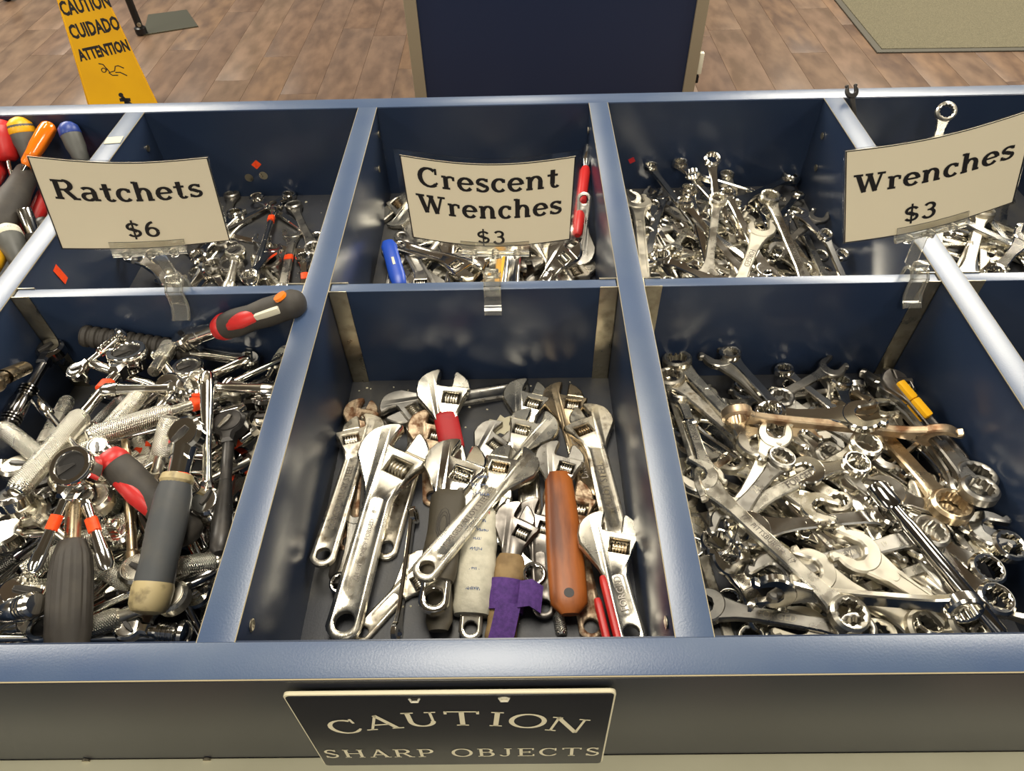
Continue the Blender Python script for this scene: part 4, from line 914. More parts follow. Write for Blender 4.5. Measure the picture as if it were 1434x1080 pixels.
('bb',(0.5581,0.1311,-0.0839),(0.458,0.3043,-0.121),166.4,'chrome',{'hs':0.85},'long chrome double ring wrench, pointing front right, mid-back right of the front right bin'),
('cw',(0.5676,0.1148,-0.082),(0.4639,0.2858,-0.122),177.3,'worn',{'hs':0.95},'long worn combination wrench, pointing front right, mid-back right of the front right bin'),
('cw',(0.3604,0.1987,-0.1154),(0.5342,0.0998,-0.0895),185.9,'chrome',{'hs':0.81},'right twin long chrome wrench, to back left, mid-front left of the front right bin'),
('cw',(0.5783,0.0405,-0.082),(0.3947,0.1198,-0.1033),-75,'worn',{'hs':0.95},'long worn combination wrench on edge, pointing front right, front right of the front right bin'),
('cw',(0.4489,0.0874,-0.0864),(0.3777,0.2743,-0.1154),75,'chrome',{'hs':1.14},'long chrome wrench on edge, to front, mid-back left of the front right bin'),
('cw',(0.3512,0.2961,-0.1131),(0.5119,0.1771,-0.1054),-12.4,'chrome',{'hs':0.81},'long chrome combination wrench, pointing back left, mid-back left of the front right bin'),
('bb',(0.5595,0.0175,-0.0934),(0.429,0.1264,-0.0893),186.2,'chrome',{'hs':0.85},'medium chrome double ring wrench, pointing front right, front right of the front right bin'),
('cw',(0.409,0.2084,-0.0973),(0.5304,0.1204,-0.1021),-12.3,'chrome',{'hs':1.14},'medium chrome combination wrench, pointing back left, mid-front right of the front right bin'),
('cw',(0.4091,0.059,-0.1019),(0.5719,0.108,-0.082),5.0,'satin',{'hs':0.95},'medium satin combination wrench, pointing left, front right of the front right bin'),
('cw',(0.3558,0.2445,-0.0985),(0.4883,0.0947,-0.0882),-75,'chrome',{'hs':0.81},'long chrome combination wrench on edge, pointing back left, mid-back left of the front right bin'),
('cw',(0.4646,0.1514,-0.0874),(0.385,0.3017,-0.1204),190.8,'worn',{'hs':0.95},'medium worn combination wrench, pointing front right, mid-back left of the front right bin'),
('cw',(0.5377,0.3051,-0.1146),(0.3899,0.2791,-0.1091),-75,'dull',{'hs':0.95},'medium dull grey combination wrench on edge, pointing right, back right of the front right bin'),
('oo',(0.3629,0.272,-0.1084),(0.4969,0.2047,-0.1069),174.3,'satin',{'hs':0.95},'medium satin double open wrench, pointing back left, mid-back left of the front right bin'),
('cw',(0.549,0.0656,-0.0863),(0.4675,0.1915,-0.0959),189.4,'chrome',{'hs':0.81},'medium chrome combination wrench, pointing front right, mid-front right of the front right bin'),
('cw',(0.3306,0.1646,-0.1288),(0.45,0.0436,-0.0918),176.4,'satin',{'hs':0.95},'medium satin combination wrench, pointing back left, mid-front left of the front right bin'),
('cw',(0.3538,0.1835,-0.0915),(0.5194,0.2957,-0.1143),5.4,'chrome',{'hs':0.81},'long chrome combination wrench, pointing front left, mid-back left of the front right bin'),
('cw',(0.523,0.1016,-0.0885),(0.4333,0.246,-0.1031),185.6,'chrome',{'hs':1.14},'medium chrome combination wrench, pointing front right, mid-back right of the front right bin'),
('cw',(0.4032,0.2169,-0.0969),(0.5689,0.255,-0.1085),167.6,'worn',{'hs':0.95},'medium worn combination wrench, pointing left, mid-back right of the front right bin'),
('cw',(0.5315,0.0715,-0.0831),(0.4489,0.2754,-0.107),-13.3,'dull',{'hs':0.95},'long dull grey combination wrench, pointing to the front, mid-back right of the front right bin'),
('cw',(0.5306,0.0298,-0.082),(0.4835,0.2241,-0.1025),-3.7,'dull',{'hs':0.95},'left twin long dull grey wrench, to front, mid-front right of the front right bin'),
('cw',(0.4953,0.0408,-0.082),(0.4672,0.259,-0.1048),174.2,'chrome',{'hs':0.95},'long chrome combination wrench, pointing to the front, mid-front right of the front right bin'),
('cw',(0.347,0.3259,-0.1175),(0.349,0.1581,-0.0798),60,'worn',{'hs':0.95},'long worn wrench standing on edge along the left divider'),
('cw',(0.3538,0.2863,-0.101),(0.3563,0.1742,-0.0798),0,'satin',{'hs':0.95,'txt':'FORGED'},'satin lettered wrench beside the left divider, pointing at the front'),
('cw',(0.522,0.3069,-0.1085),(0.5047,0.2059,-0.0972),0,'chrome',{'hs':0.95},'chrome wrench with ring end up, behind the bright open jaw'),
('cw',(0.4701,0.3269,-0.1104),(0.5101,0.2501,-0.0999),0,'chrome',{'hs':0.85},'brass-tinted ring wrench against the rear divider'),
('oo',(0.5166,0.3238,-0.1027),(0.4306,0.2753,-0.1086),0,'dull',{'hs':0.95},'grey flat wrench lying crosswise near the rear divider'),
('cw',(0.4734,0.2035,-0.0933),(0.397,0.329,-0.0894),0,'dull',{'hs':1.14,'txt':'19'},'dull wrench with open jaw in the rear left corner, stamped 19'),
('cw',(0.4086,0.3278,-0.0864),(0.4512,0.2175,-0.0811),0,'chrome',{'hs':0.95},'dark chrome wrench with ring end up against the rear divider'),
('cw',(0.3462,0.3056,-0.0975),(0.416,0.1964,-0.0909),0,'worn',{'hs':1.23},'worn broad wrench lying just in front of the rear left ring wrench'),
('cw',(0.3561,0.3282,-0.0961),(0.408,0.2116,-0.083),0,'satin',{'hs':1.28,'panel':1},'satin wrench with large ring end in the rear left corner'),
('cw',(0.5781,0.1008,-0.0769),(0.5334,0.1556,-0.0804),0,'chrome',{'hs':1.14},'chrome ring wrench pointing right, rearmost of three against the right wall'),
('cw',(0.5547,0.0826,-0.0805),(0.5118,0.1317,-0.0865),0,'chrome',{'hs':1.14},'chrome ring wrench pointing right, middle of three against the right wall'),
('cw',(0.5477,0.0564,-0.0771),(0.5172,0.1102,-0.0842),0,'chrome',{'hs':1.14},'chrome ring wrench pointing right, nearest of three against the right wall'),
('cw',(0.5694,0.1524,-0.0765),(0.5751,0.2835,-0.1084),0,'dull',{'hs':1.33},'dark worn ring wrench on the right side, half under the long flat wrench'),
('cw',(0.5752,0.1601,-0.0689),(0.5749,0.3212,-0.1177),0,'dull',{'hs':1.38,'txt':'14'},'large dull grey wrench with open jaw near the yellow-marked tool'),
('cw',(0.5641,0.1401,-0.0577),(0.5729,0.2948,-0.1049),0,'dull',{'hs':1.23},'long grey wrench lying against the right wall'),
('oe',(0.5026,0.1566,-0.0812),(0.5701,0.116,-0.0751),0,'chrome',{'hs':1.19},'bright chrome open jaw pointing at the right wall, beyond the bronze ring'),
('cw',(0.5437,0.1334,-0.0702),(0.5232,0.2683,-0.1004),0,'brass',{'hs':1.38},'bronze-tinted wrench with thick ring end right of centre'),
('adj',(0.5458,0.266,-0.062),(0.5819,0.1919,-0.08),0,'dark',{'hs':0.95,'hw':0.03,'gap':0.02,'yel':1},'black closed tool with yellow markings leaning on the right wall'),
('cw',(0.4446,0.2671,-0.0865),(0.5226,0.2,-0.0897),0,'dull',{'hs':1.04},'dull wrench under the rusty bar, behind the long ring wrench'),
('cw',(0.3928,0.2358,-0.0722),(0.5666,0.2114,-0.0739),78,'rustbar',{'hs':1.19},'long rust-brown wrench lying on edge across the rear of the pile'),
('cw',(0.4266,0.2424,-0.08),(0.5021,0.2269,-0.064),0,'chromeb',{'hs':1.23},'bright chrome wrench with open jaw pointing right, over the rusty bar'),
('cw',(0.386,0.2002,-0.0976),(0.4446,0.1437,-0.0841),0,'satin',{'hs':1.09},'satin wrench with open jaw around a dark hole, mid pile'),
('cw',(0.3785,0.1484,-0.0992),(0.4253,0.2198,-0.0792),0,'flat',{'hs':1.09},'pale satin wrench with flat open jaw pointing at the rear divider'),
('cw',(0.5011,0.2032,-0.0785),(0.3718,0.1412,-0.0897),0,'satin',{'hs':1.19,'panel':1,'txt':'FORGED'},'long satin wrench with large ring end up, lying diagonally mid pile'),
('cw',(0.4246,0.193,-0.0831),(0.3653,0.1294,-0.0848),0,'dull',{'hs':1.09,'txt':'24'},'grey wrench stamped 24 with ring end up, left of centre'),
('cw',(0.4998,0.1364,-0.0849),(0.3821,0.1246,-0.0851),0,'chrome',{'hs':1.19,'panel':1,'txt':'3/4'},'bright wrench lying crosswise at mid pile, ring end right'),
('cw',(0.3553,0.1181,-0.0964),(0.4174,0.0928,-0.0992),0,'chrome',{'hs':1.14,'panel':1},'panelled wrench with ring end at the left divider'),
('cw',(0.5219,0.1143,-0.0778),(0.3903,0.0808,-0.0798),0,'dull',{'hs':1.28,'txt':'CHROME VANADIUM  19'},'grey wrench lettered CHROME VANADIUM lying crosswise under the pale jaws'),
('cw',(0.4898,0.0379,-0.0865),(0.418,0.0817,-0.0752),0,'flat',{'hs':1.28,'txt':'17'},'pale satin open jaw with stamped 17, left of the G-panelled wrench'),
('cw',(0.5179,0.0376,-0.0788),(0.4561,0.0964,-0.0738),0,'flat',{'hs':1.33,'panel':1},'pale satin wrench with big open jaw and panelled shank, lower right'),
('cw',(0.3832,0.0641,-0.1152),(0.3634,0.1058,-0.0935),0,'chrome',{'hs':1.19,'txt':'11/16'},'chrome wrench stamped 11/16 with ring end at the front rim'),
('cw',(0.4519,0.0322,-0.0821),(0.4061,0.0457,-0.0974),170,'flat',{'hs':1.33},'bright cream-lit open jaw at the front rim'),
('cw',(0.4378,0.0341,-0.0772),(0.3443,0.0752,-0.1227),0,'dull',{'hs':1.14,'txt':'FORGED'},'grey wrench lying along the front rim under the long diagonal one'),
('cw',(0.514,0.0472,-0.0635),(0.3861,0.0666,-0.0774),75,'chrome',{'hs':1.14},'long chrome wrench lying on edge across the front of the pile'),
('cw',(0.4312,0.0431,-0.0692),(0.3455,0.171,-0.0749),0,'satin',{'hs':1.23,'txt':'17   PITTSBURGH   17'},'long wrench lettered PITTSBURGH 17 lying diagonally on top at the left'),
('cw',(0.4852,0.1818,-0.0766),(0.4432,0.1791,-0.0802),0,'chrome',{'hs':1.04},'small ring-ended chrome wrench just below the long ring wrench'),
('rod',(0.493,0.1509,-0.0702),(0.5371,0.0281,-0.0718),0,'darkc',{'hs':0.95,'gr':0.0062,'bar':1},'long dark polished round bar lying diagonally down to the front rim'),
('rod',(-0.2592,0.318,-0.1286),(-0.118,0.2674,-0.1286),176.7,'darkc',{'R':0.0135,'gr':0.0044,'kn':1},'medium smoky chrome extension bar, pointing left, back left of the front left bin'),
('ringr',(-0.1752,0.2313,-0.1254),(-0.2372,0.0947,-0.1282),6.2,'chrome',{'R':0.0135,'gr':0.0053,'hnd':'smooth'},'left twin medium chrome ring ratchet, to back right, mid-front left of the front left bin'),
('rat',(-0.2568,0.1699,-0.1253),(-0.189,0.2689,-0.1259),-9.9,'chrome',{'R':0.0135,'gr':0.0079,'hnd':'ringed'},'left of two: short chrome ratchet, pointing front left, mid-back left of the front left bin'),
('rat',(-0.155,0.1242,-0.1245),(-0.0533,0.1879,-0.127),8.9,'darkc',{'R':0.0135,'gr':0.0057,'hnd':'smooth'},'short smoky chrome ratchet, pointing front left, mid-front right of the front left bin'),
('rod',(-0.0889,0.3002,-0.1296),(-0.2677,0.3215,-0.1296),170.8,'chrome',{'R':0.0135,'gr':0.0035},'long chrome extension bar, pointing right, back left of the front left bin'),
('rat',(-0.1264,0.2966,-0.1251),(-0.2625,0.15,-0.1202),-12.0,'darkc',{'R':0.0135,'gr':0.0057,'hnd':'smooth'},'long smoky chrome ratchet, pointing back right, mid-back left of the front left bin'),
('rat',(-0.2522,0.0932,-0.1251),(-0.1682,0.2524,-0.1207),192.6,'chrome',{'R':0.0135,'gr':0.0053,'hnd':'smooth','st':1},'long chrome ratchet with orange sticker, pointing front left, mid-back left of the front left bin'),
('rat',(-0.0803,0.1888,-0.1129),(-0.2025,0.0305,-0.1271),190.5,'chrome',{'R':0.0135,'gr':0.0066,'hnd':'knurl'},'left of two: long chrome ratchet, pointing back right, mid-front right of the front left bin'),
('rat',(-0.0924,0.14,-0.1154),(-0.2602,0.0751,-0.1274),193.6,'darkc',{'R':0.0135,'gr':0.0057,'hnd':'smooth'},'long smoky chrome ratchet, pointing right, mid-front left of the front left bin'),
('rat',(-0.1735,0.2457,-0.1152),(-0.2761,0.074,-0.1215),-13.0,'darkc',{'R':0.0135,'gr':0.0057,'hnd':'smooth'},'long smoky chrome ratchet, pointing back right, mid-front far left of the front left bin'),
('rat',(-0.1651,0.1021,-0.1154),(-0.0834,0.2279,-0.1129),192.3,'chrome',{'R':0.0135,'gr':0.0079,'hnd':'ringed'},'medium chrome ratchet, pointing front left, mid-front right of the front left bin'),
('rat',(-0.1238,0.0946,-0.102),(-0.04,0.2539,-0.1107),169.7,'satin',{'R':0.0135,'gr':0.0075,'hnd':'knurl'},'long satin ratchet, pointing front left, mid-back far right of the front left bin'),
('rat',(-0.0753,0.2172,-0.0957),(-0.0629,0.0376,-0.1263),186.2,'satin',{'R':0.0135,'gr':0.0075,'hnd':'knurl'},'long satin ratchet, pointing to the back, mid-front far right of the front left bin'),
('rat',(-0.1221,0.0623,-0.1251),(-0.0409,0.1507,-0.0959),167.6,'satin',{'R':0.0135,'gr':0.0075,'hnd':'knurl'},'short satin ratchet, pointing front left, mid-front far right of the front left bin'),
('rat',(-0.0658,0.2047,-0.0901),(-0.157,0.0856,-0.1122),193.3,'darkc',{'R':0.0135,'gr':0.0057,'hnd':'smooth'},'medium smoky chrome ratchet, pointing back right, mid-front right of the front left bin'),
('rat',(-0.2756,0.1115,-0.1198),(-0.1673,0.1631,-0.1051),174.6,'satin',{'R':0.0135,'gr':0.0075,'hnd':'knurl'},'short satin ratchet, pointing front left, mid-front left of the front left bin'),
('rat',(-0.1999,0.177,-0.1052),(-0.0828,0.1509,-0.0954),2.0,'darkc',{'R':0.0135,'gr':0.0057,'hnd':'smooth'},'short smoky chrome ratchet, pointing left, mid-front right of the front left bin'),
('rat',(-0.2294,0.1751,-0.0907),(-0.1158,0.2138,-0.1282),-7.1,'chrome',{'R':0.0135,'gr':0.0053,'hnd':'smooth','st':1},'short chrome ratchet with orange sticker, pointing left, mid-back left of the front left bin'),
('rat',(-0.1229,0.2084,-0.0894),(-0.14,0.0896,-0.1057),8.9,'chrome',{'R':0.0135,'gr':0.0079,'hnd':'ringed'},'short chrome ratchet, pointing to the back, mid-front right of the front left bin'),
('rat',(-0.0816,0.1928,-0.0916),(-0.1885,0.0238,-0.1053),174.6,'chrome',{'R':0.0135,'gr':0.0066,'hnd':'knurl'},'right of two: long chrome ratchet, pointing back right, mid-front right of the front left bin'),
('rat',(-0.1077,0.0921,-0.0962),(-0.0793,0.2087,-0.0858),192.3,'darkc',{'R':0.0135,'gr':0.0057,'hnd':'smooth'},'short smoky chrome ratchet, pointing to the front, mid-front right of the front left bin'),
('rat',(-0.0438,0.0606,-0.125),(-0.1466,0.2084,-0.0541),13.5,'chrome',{'R':0.0135,'gr':0.0066,'hnd':'knurl'},'long chrome ratchet, pointing front right, mid-front right of the front left bin'),
('rat',(-0.1063,0.1375,-0.0755),(-0.0444,0.2741,-0.0954),190.2,'chrome',{'R':0.0135,'gr':0.0053,'hnd':'smooth','st':1},'medium chrome ratchet with orange sticker, to front left, mid-back far right of the front left'),
('ringr',(-0.0351,0.21,-0.1185),(-0.2103,0.1688,-0.05),179.5,'chrome',{'R':0.0135,'gr':0.0053,'hnd':'smooth'},'long chrome ring ratchet, pointing right, mid-back right of the front left bin'),
('rat',(-0.0304,0.1135,-0.087),(-0.2204,0.0512,-0.1037),-2.3,'chrome',{'R':0.0135,'gr':0.0053,'hnd':'smooth','st':1},'long chrome ratchet with orange sticker, pointing right, front right of the front left bin'),
('rod',(-0.2089,0.1912,-0.05),(-0.0609,0.2155,-0.1002),-8.9,'chrome',{'R':0.0135,'gr':0.0035},'medium chrome extension bar, pointing left, mid-back right of the front left bin'),
('rat',(-0.2014,0.1631,-0.0533),(-0.2753,0.0686,-0.1133),-10.0,'chrome',{'R':0.0135,'gr':0.0066,'hnd':'knurl'},'short chrome ratchet, pointing back right, mid-front far left of the front left bin'),
('ringr',(-0.2136,0.106,-0.05),(-0.1654,0.2159,-0.0708),182.3,'chrome',{'R':0.0135,'gr':0.0053,'hnd':'smooth'},'short chrome ring ratchet, pointing front left, mid-front left of the front left bin'),
('rat',(-0.1327,0.2628,-0.05),(-0.1699,0.1487,-0.0955),8.2,'chrome',{'R':0.0135,'gr':0.0066,'hnd':'knurl'},'short chrome ratchet, pointing to the back, mid-back right of the front left bin'),
('rat',(-0.1905,0.1083,-0.122),(-0.078,0.2737,-0.05),167.2,'darkc',{'R':0.0135,'gr':0.0057,'hnd':'smooth'},'long smoky chrome ratchet, pointing front left, mid-back right of the front left bin'),
('rat',(-0.0285,0.1652,-0.122),(-0.1659,0.3105,-0.05),186.1,'chrome',{'R':0.0135,'gr':0.0053,'hnd':'smooth','st':1},'long chrome ratchet with orange sticker, pointing front right, mid-back right of the front left bin'),
('rat',(-0.0419,0.2177,-0.0904),(-0.1843,0.0773,-0.0505),180.5,'satin',{'R':0.0135,'gr':0.0075,'hnd':'knurl'},'long satin ratchet, pointing back right, mid-front right of the front left bin'),
('rat',(-0.0551,0.0386,-0.1226),(-0.1237,0.1371,-0.0626),177.4,'darkc',{'R':0.0135,'gr':0.0057,'hnd':'smooth'},'left twin short smoky chrome ratchet, to front right, mid-front right of the front left bin'),
('rat',(-0.2629,0.254,-0.122),(-0.0681,0.2992,-0.05),-12.9,'chrome',{'R':0.0135,'gr':0.0053,'hnd':'smooth','st':1},'long chrome ratchet with orange sticker, pointing left, back left of the front left bin'),
('rat',(-0.0645,0.1389,-0.0645),(-0.161,0.0676,-0.0962),1.5,'chrome',{'R':0.0135,'gr':0.0053,'hnd':'smooth','st':1},'short chrome ratchet with orange sticker, pointing back right, mid-front right of the front left bin'),
('rat',(-0.2323,0.1709,-0.05),(-0.1029,0.2467,-0.0734),10.0,'satin',{'R':0.0135,'gr':0.0075,'hnd':'knurl'},'medium satin ratchet, pointing front left, mid-back left of the front left bin'),
('rat',(-0.1597,0.1653,-0.0552),(-0.0936,0.2655,-0.0598),-0.3,'chrome',{'R':0.0135,'gr':0.0053,'hnd':'smooth','st':1},'short chrome ratchet with orange sticker, pointing front left, mid-back right of the front left bin'),
('rat',(-0.1123,0.236,-0.05),(-0.2576,0.1985,-0.1166),172.4,'darkc',{'R':0.0135,'gr':0.0057,'hnd':'smooth'},'medium smoky chrome ratchet, pointing right, mid-back left of the front left bin'),
('rat',(-0.1861,0.0557,-0.0909),(-0.0726,0.0947,-0.0886),-11.4,'satin',{'R':0.0135,'gr':0.0075,'hnd':'knurl'},'short satin ratchet, pointing left, front right of the front left bin'),
('rod',(-0.1876,0.0979,-0.11),(-0.1593,0.2145,-0.05),171.3,'darkc',{'R':0.0135,'gr':0.0044,'kn':1},'short smoky chrome extension bar, pointing to the front, mid-front left of the front left bin'),
('rod',(-0.1608,0.2137,-0.05),(-0.0417,0.3048,-0.0889),-8.6,'darkc',{'R':0.0135,'gr':0.0044,'kn':1},'medium smoky chrome extension bar, pointing front left, back right of the front left bin'),
('rod',(-0.0668,0.1099,-0.0801),(-0.1773,0.252,-0.05),170.8,'darkc',{'R':0.0135,'gr':0.0044,'kn':1},'long smoky chrome extension bar, pointing front right, mid-back right of the front left bin'),
('rat',(-0.1169,0.0815,-0.0831),(-0.2202,0.0204,-0.0886),173.8,'chrome',{'R':0.0135,'gr':0.0057,'hnd':'smooth','st':1},'short chrome ratchet with orange sticker, pointing back right, front left of the front left bin'),
('rat',(-0.0746,0.0835,-0.1043),(-0.1911,0.2208,-0.05),184.4,'chrome',{'R':0.0135,'gr':0.0053,'hnd':'smooth','st':1},'long chrome ratchet with orange sticker, pointing front right, mid-front right of the front left bin'),
('rat',(-0.2624,0.1675,-0.05),(-0.1523,0.2152,-0.05),182.5,'chrome',{'R':0.0135,'gr':0.0079,'hnd':'ringed'},'right of two: short chrome ratchet, pointing front left, mid-back left of the front left bin'),
('ringr',(-0.0753,0.278,-0.122),(-0.224,0.2972,-0.05),9.6,'chrome',{'R':0.0135,'gr':0.0053,'hnd':'smooth'},'medium chrome ring ratchet, pointing right, back right of the front left bin'),
('ringr',(-0.1224,0.1557,-0.122),(-0.2065,0.0316,-0.05),-9.1,'chrome',{'R':0.0135,'gr':0.0053,'hnd':'smooth'},'right twin medium chrome ring ratchet, to back right, mid-front left of the front left bin'),
('rod',(-0.2162,0.149,-0.05),(-0.1797,0.2633,-0.0597),170.5,'darkc',{'R':0.0135,'gr':0.0044,'kn':1},'short smoky chrome extension bar, pointing to the front, mid-back left of the front left bin'),
('rod',(-0.1663,0.1989,-0.05),(-0.0268,0.3127,-0.0564),169.0,'chrome',{'R':0.0135,'gr':0.0035},'long chrome extension bar, pointing front left, back right of the front left bin'),
('rat',(-0.1346,0.1175,-0.0666),(-0.2544,0.1097,-0.05),177.5,'chrome',{'R':0.0135,'gr':0.0057,'hnd':'smooth','st':1},'short chrome ratchet with orange sticker, pointing right, mid-front left of the front left bin'),
('rat',(-0.2532,0.0255,-0.05),(-0.0757,0.0555,-0.122),168.3,'chrome',{'R':0.0135,'gr':0.0057,'hnd':'smooth','st':1},'long chrome ratchet with orange sticker, pointing left, front left of the front left bin'),
('rod',(-0.1437,0.1435,-0.11),(-0.2615,0.1211,-0.05),-5.1,'darkc',{'R':0.0135,'gr':0.0044,'kn':1},'short smoky chrome extension bar, pointing right, mid-front left of the front left bin'),
('ringr',(-0.1613,0.0403,-0.0747),(-0.0611,0.1064,-0.0843),9.6,'chrome',{'R':0.0135,'gr':0.0053,'hnd':'smooth'},'short chrome ring ratchet, pointing front left, front right of the front left bin'),
('rat',(-0.0453,0.1211,-0.0639),(-0.1287,0.2073,-0.055),10.4,'darkc',{'R':0.0135,'gr':0.0057,'hnd':'smooth'},'right twin short smoky chrome ratchet, to front right, mid-front right of the front left bin'),
('rat',(-0.0396,0.2485,-0.0528),(-0.2085,0.1861,-0.05),-10.3,'darkc',{'R':0.0135,'gr':0.0057,'hnd':'smooth'},'long smoky chrome ratchet, pointing right, mid-back right of the front left bin'),
('rat',(-0.2042,0.1303,-0.05),(-0.1015,0.0683,-0.0871),166.9,'satin',{'R':0.0135,'gr':0.0075,'hnd':'knurl'},'short satin ratchet, pointing back left, mid-front left of the front left bin'),
('rat',(-0.2379,0.122,-0.05),(-0.0782,0.205,-0.0564),-9.8,'satin',{'R':0.0135,'gr':0.0075,'hnd':'knurl'},'long satin ratchet, pointing front left, mid-front left of the front left bin'),
('rat',(-0.107,0.2708,-0.0576),(-0.2159,0.1678,-0.05),166.3,'satin',{'R':0.0135,'gr':0.0075,'hnd':'knurl'},'medium satin ratchet, pointing back right, mid-back left of the front left bin'),
('rod',(-0.0548,0.2421,-0.0519),(-0.1614,0.1366,-0.0524),167.4,'chrome',{'R':0.0135,'gr':0.0035},'medium chrome extension bar, pointing back right, mid-back right of the front left bin'),
('rod',(-0.164,0.1319,-0.05),(-0.2665,0.0694,-0.0952),8.7,'darkc',{'R':0.0135,'gr':0.0044,'kn':1},'short smoky chrome extension bar, pointing back right, mid-front left of the front left bin'),
('rat',(-0.2008,0.1502,-0.05),(-0.143,0.2886,-0.0679),-3.3,'darkc',{'R':0.0135,'gr':0.0057,'hnd':'smooth'},'medium smoky chrome ratchet, pointing front left, mid-back left of the front left bin'),
('rat',(-0.0841,0.327,-0.0815),(-0.2412,0.3291,-0.0444),180,'chrome',{'R':0.0106,'gr':0.011,'hnd':'ribring'},'ratchet with black ring-ribbed rubber grip lying along the rear divider'),
('rat',(-0.2795,0.3256,-0.0622),(-0.279,0.2273,-0.0635),0,'darkc',{'R':0.0135,'gr':0.0088,'hnd':'ringed'},'dark chrome ratchet with ringed handle near the left divider'),
('rat',(-0.2804,0.243,-0.0216),(-0.2783,0.2762,-0.0391),0,'brass',{'R':0.0135,'gr':0.0088,'hnd':'smooth'},'worn handle with brass-tinted hexagonal butt at the far left'),
('rat',(-0.2324,0.2862,-0.0528),(-0.2004,0.3279,-0.0422),0,'chrome',{'R':0.0097,'gr':0.0057,'hnd':'ball','st':1},'slim chrome ratchet with ball end and orange sticker near the rear divider'),
('rat',(-0.0484,0.26,-0.0515),(-0.0444,0.329,-0.0689),0,'chrome',{'R':0.0114,'gr':0.0062,'hnd':'knurl'},'chrome ratchet standing up against the right divider'),
('ringr',(-0.1223,0.2826,-0.0515),(-0.1354,0.2062,-0.0405),0,'chrome',{'R':0.0141,'gr':0.0062,'hnd':'smooth'},'chrome ring-headed ratchet between the rear knurled handles'),
('rat',(-0.0382,0.2329,-0.0637),(-0.0834,0.2008,-0.0762),0,'chrome',{'R':0.0123,'gr':0.0062,'hnd':'smooth','st':1},'polished ratchet head beside the right divider, right of the black ratchet'),
('rod',(-0.1454,0.1955,-0.0367),(-0.1143,0.0876,-0.073),0,'brass',{'R':0.0135,'gr':0.004},'slender brass-tinted extension rod between the red-edged and black grips'),
('rat',(-0.2047,0.1274,-0.0298),(-0.2516,0.2769,-0.0815),0,'chrome',{'R':0.0132,'gr':0.007,'hnd':'knurl'},'chrome ratchet with yoke head at the left frame edge'),
('rat',(-0.1507,0.1367,-0.0454),(-0.2558,0.2059,-0.0373),0,'satin',{'R':0.0135,'gr':0.0079,'hnd':'knurl'},'satin knurled ratchet handle running in from the left edge'),
('rat',(-0.0726,0.2602,-0.0541),(-0.1612,0.18,-0.0182),0,'satin',{'R':0.0114,'gr':0.0084,'hnd':'knurl','st':1},'satin knurled ratchet lying diagonally under the long chrome bars'),
('rat',(-0.1776,0.1498,-0.0355),(-0.1523,0.2556,-0.0441),0,'satin',{'R':0.0114,'gr':0.0079,'hnd':'knurl'},'satin knurled handle crossing the long taped ratchet'),
('rat',(-0.1102,0.2546,-0.042),(-0.1864,0.2466,-0.0351),0,'chrome',{'R':0.0114,'gr':0.0075,'hnd':'smooth'},'wavy chrome ratchet lying flat towards the left, below the rear grip'),
('rat',(-0.1001,0.2514,-0.0367),(-0.0268,0.2525,-0.0445),180,'chrome',{'R':0.0114,'gr':0.0075,'hnd':'smooth'},'flat chrome ratchet arm reaching the right divider'),
('rod',(-0.1535,0.2795,-0.0464),(-0.1583,0.3276,-0.0588),0,'satin',{'R':0.0135,'gr':0.0075,'kn':1},'short upright knurled handle with round pale end'),
('rat',(-0.139,0.3294,-0.052),(-0.0071,0.3088,0.012),0,'chrome',{'R':0.015,'gr':0.0145,'hnd':'blackred'},'chrome ratchet with black and red grip leaning on the right divider'),
('rat',(-0.117,0.1523,-0.0596),(-0.1074,0.2073,-0.0287),0,'satin',{'R':0.0114,'gr':0.0084,'hnd':'knurl'},'satin knurled handle standing left of the grey grip ratchet neck'),
('rat',(-0.0645,0.1378,-0.0557),(-0.091,0.2618,-0.0281),0,'chromeb',{'R':0.0123,'gr':0.0066,'hnd':'smooth'},'mirror-polished ratchet lying straight towards the rear, left of the black ratchet'),
('rat',(-0.0666,0.2186,-0.0535),(-0.0386,0.0897,-0.05),0,'blk',{'R':0.015,'gr':0.0084,'hnd':'smooth'},'all-black ratchet beside the right divider'),
('rat',(-0.1894,0.3058,-0.0552),(-0.1988,0.128,-0.0206),0,'chromeb',{'R':0.0185,'gr':0.0092,'hnd':'knurl','st':1,'ring':1},'long ratchet with large ring head, orange sticker and knurled handle'),
('rod',(-0.1615,0.164,-0.024),(-0.2539,0.2505,-0.0509),0,'chrome',{'R':0.0135,'gr':0.0037,'step':1},'slim two-step chrome extension crossing the long knurled handles'),
('rat',(-0.1826,0.0597,-0.0601),(-0.156,0.0833,-0.078),0,'chromeb',{'R':0.0176,'gr':0.0062,'hnd':'smooth'},'ratchet with oval slotted chrome head near the front left'),
('rat',(-0.2479,0.0503,-0.0842),(-0.1582,0.0471,-0.0433),0,'chrome',{'R':0.0135,'gr':0.0092,'hnd':'ringed'},'fat chrome handle with ringed collar at the front left'),
('rat',(-0.1088,0.0867,-0.0713),(-0.0521,0.0987,-0.0779),0,'satin',{'R':0.0135,'gr':0.0075,'hnd':'knurl'},'coarse knurled handle pointing at the right divider near the front'),
('rat',(-0.1711,0.0347,-0.0887),(-0.0541,0.0912,-0.0816),0,'darkc',{'R':0.0135,'gr':0.0062,'hnd':'smooth','st':1},'dark ratchet with orange sticker by the right divider at the front'),
('rat',(-0.079,0.0664,-0.0772),(-0.1522,0.0372,-0.0794),0,'satin',{'R':0.0135,'gr':0.0084,'hnd':'knurl'},'satin knurled ratchet handle resting on the front rim'),
('rat',(-0.109,0.0467,-0.0861),(-0.0688,0.0444,-0.0924),0,'chrome',{'R':0.0106,'gr':0.0075,'hnd':'ball'},'chrome handle with round polished butt at the front right corner'),
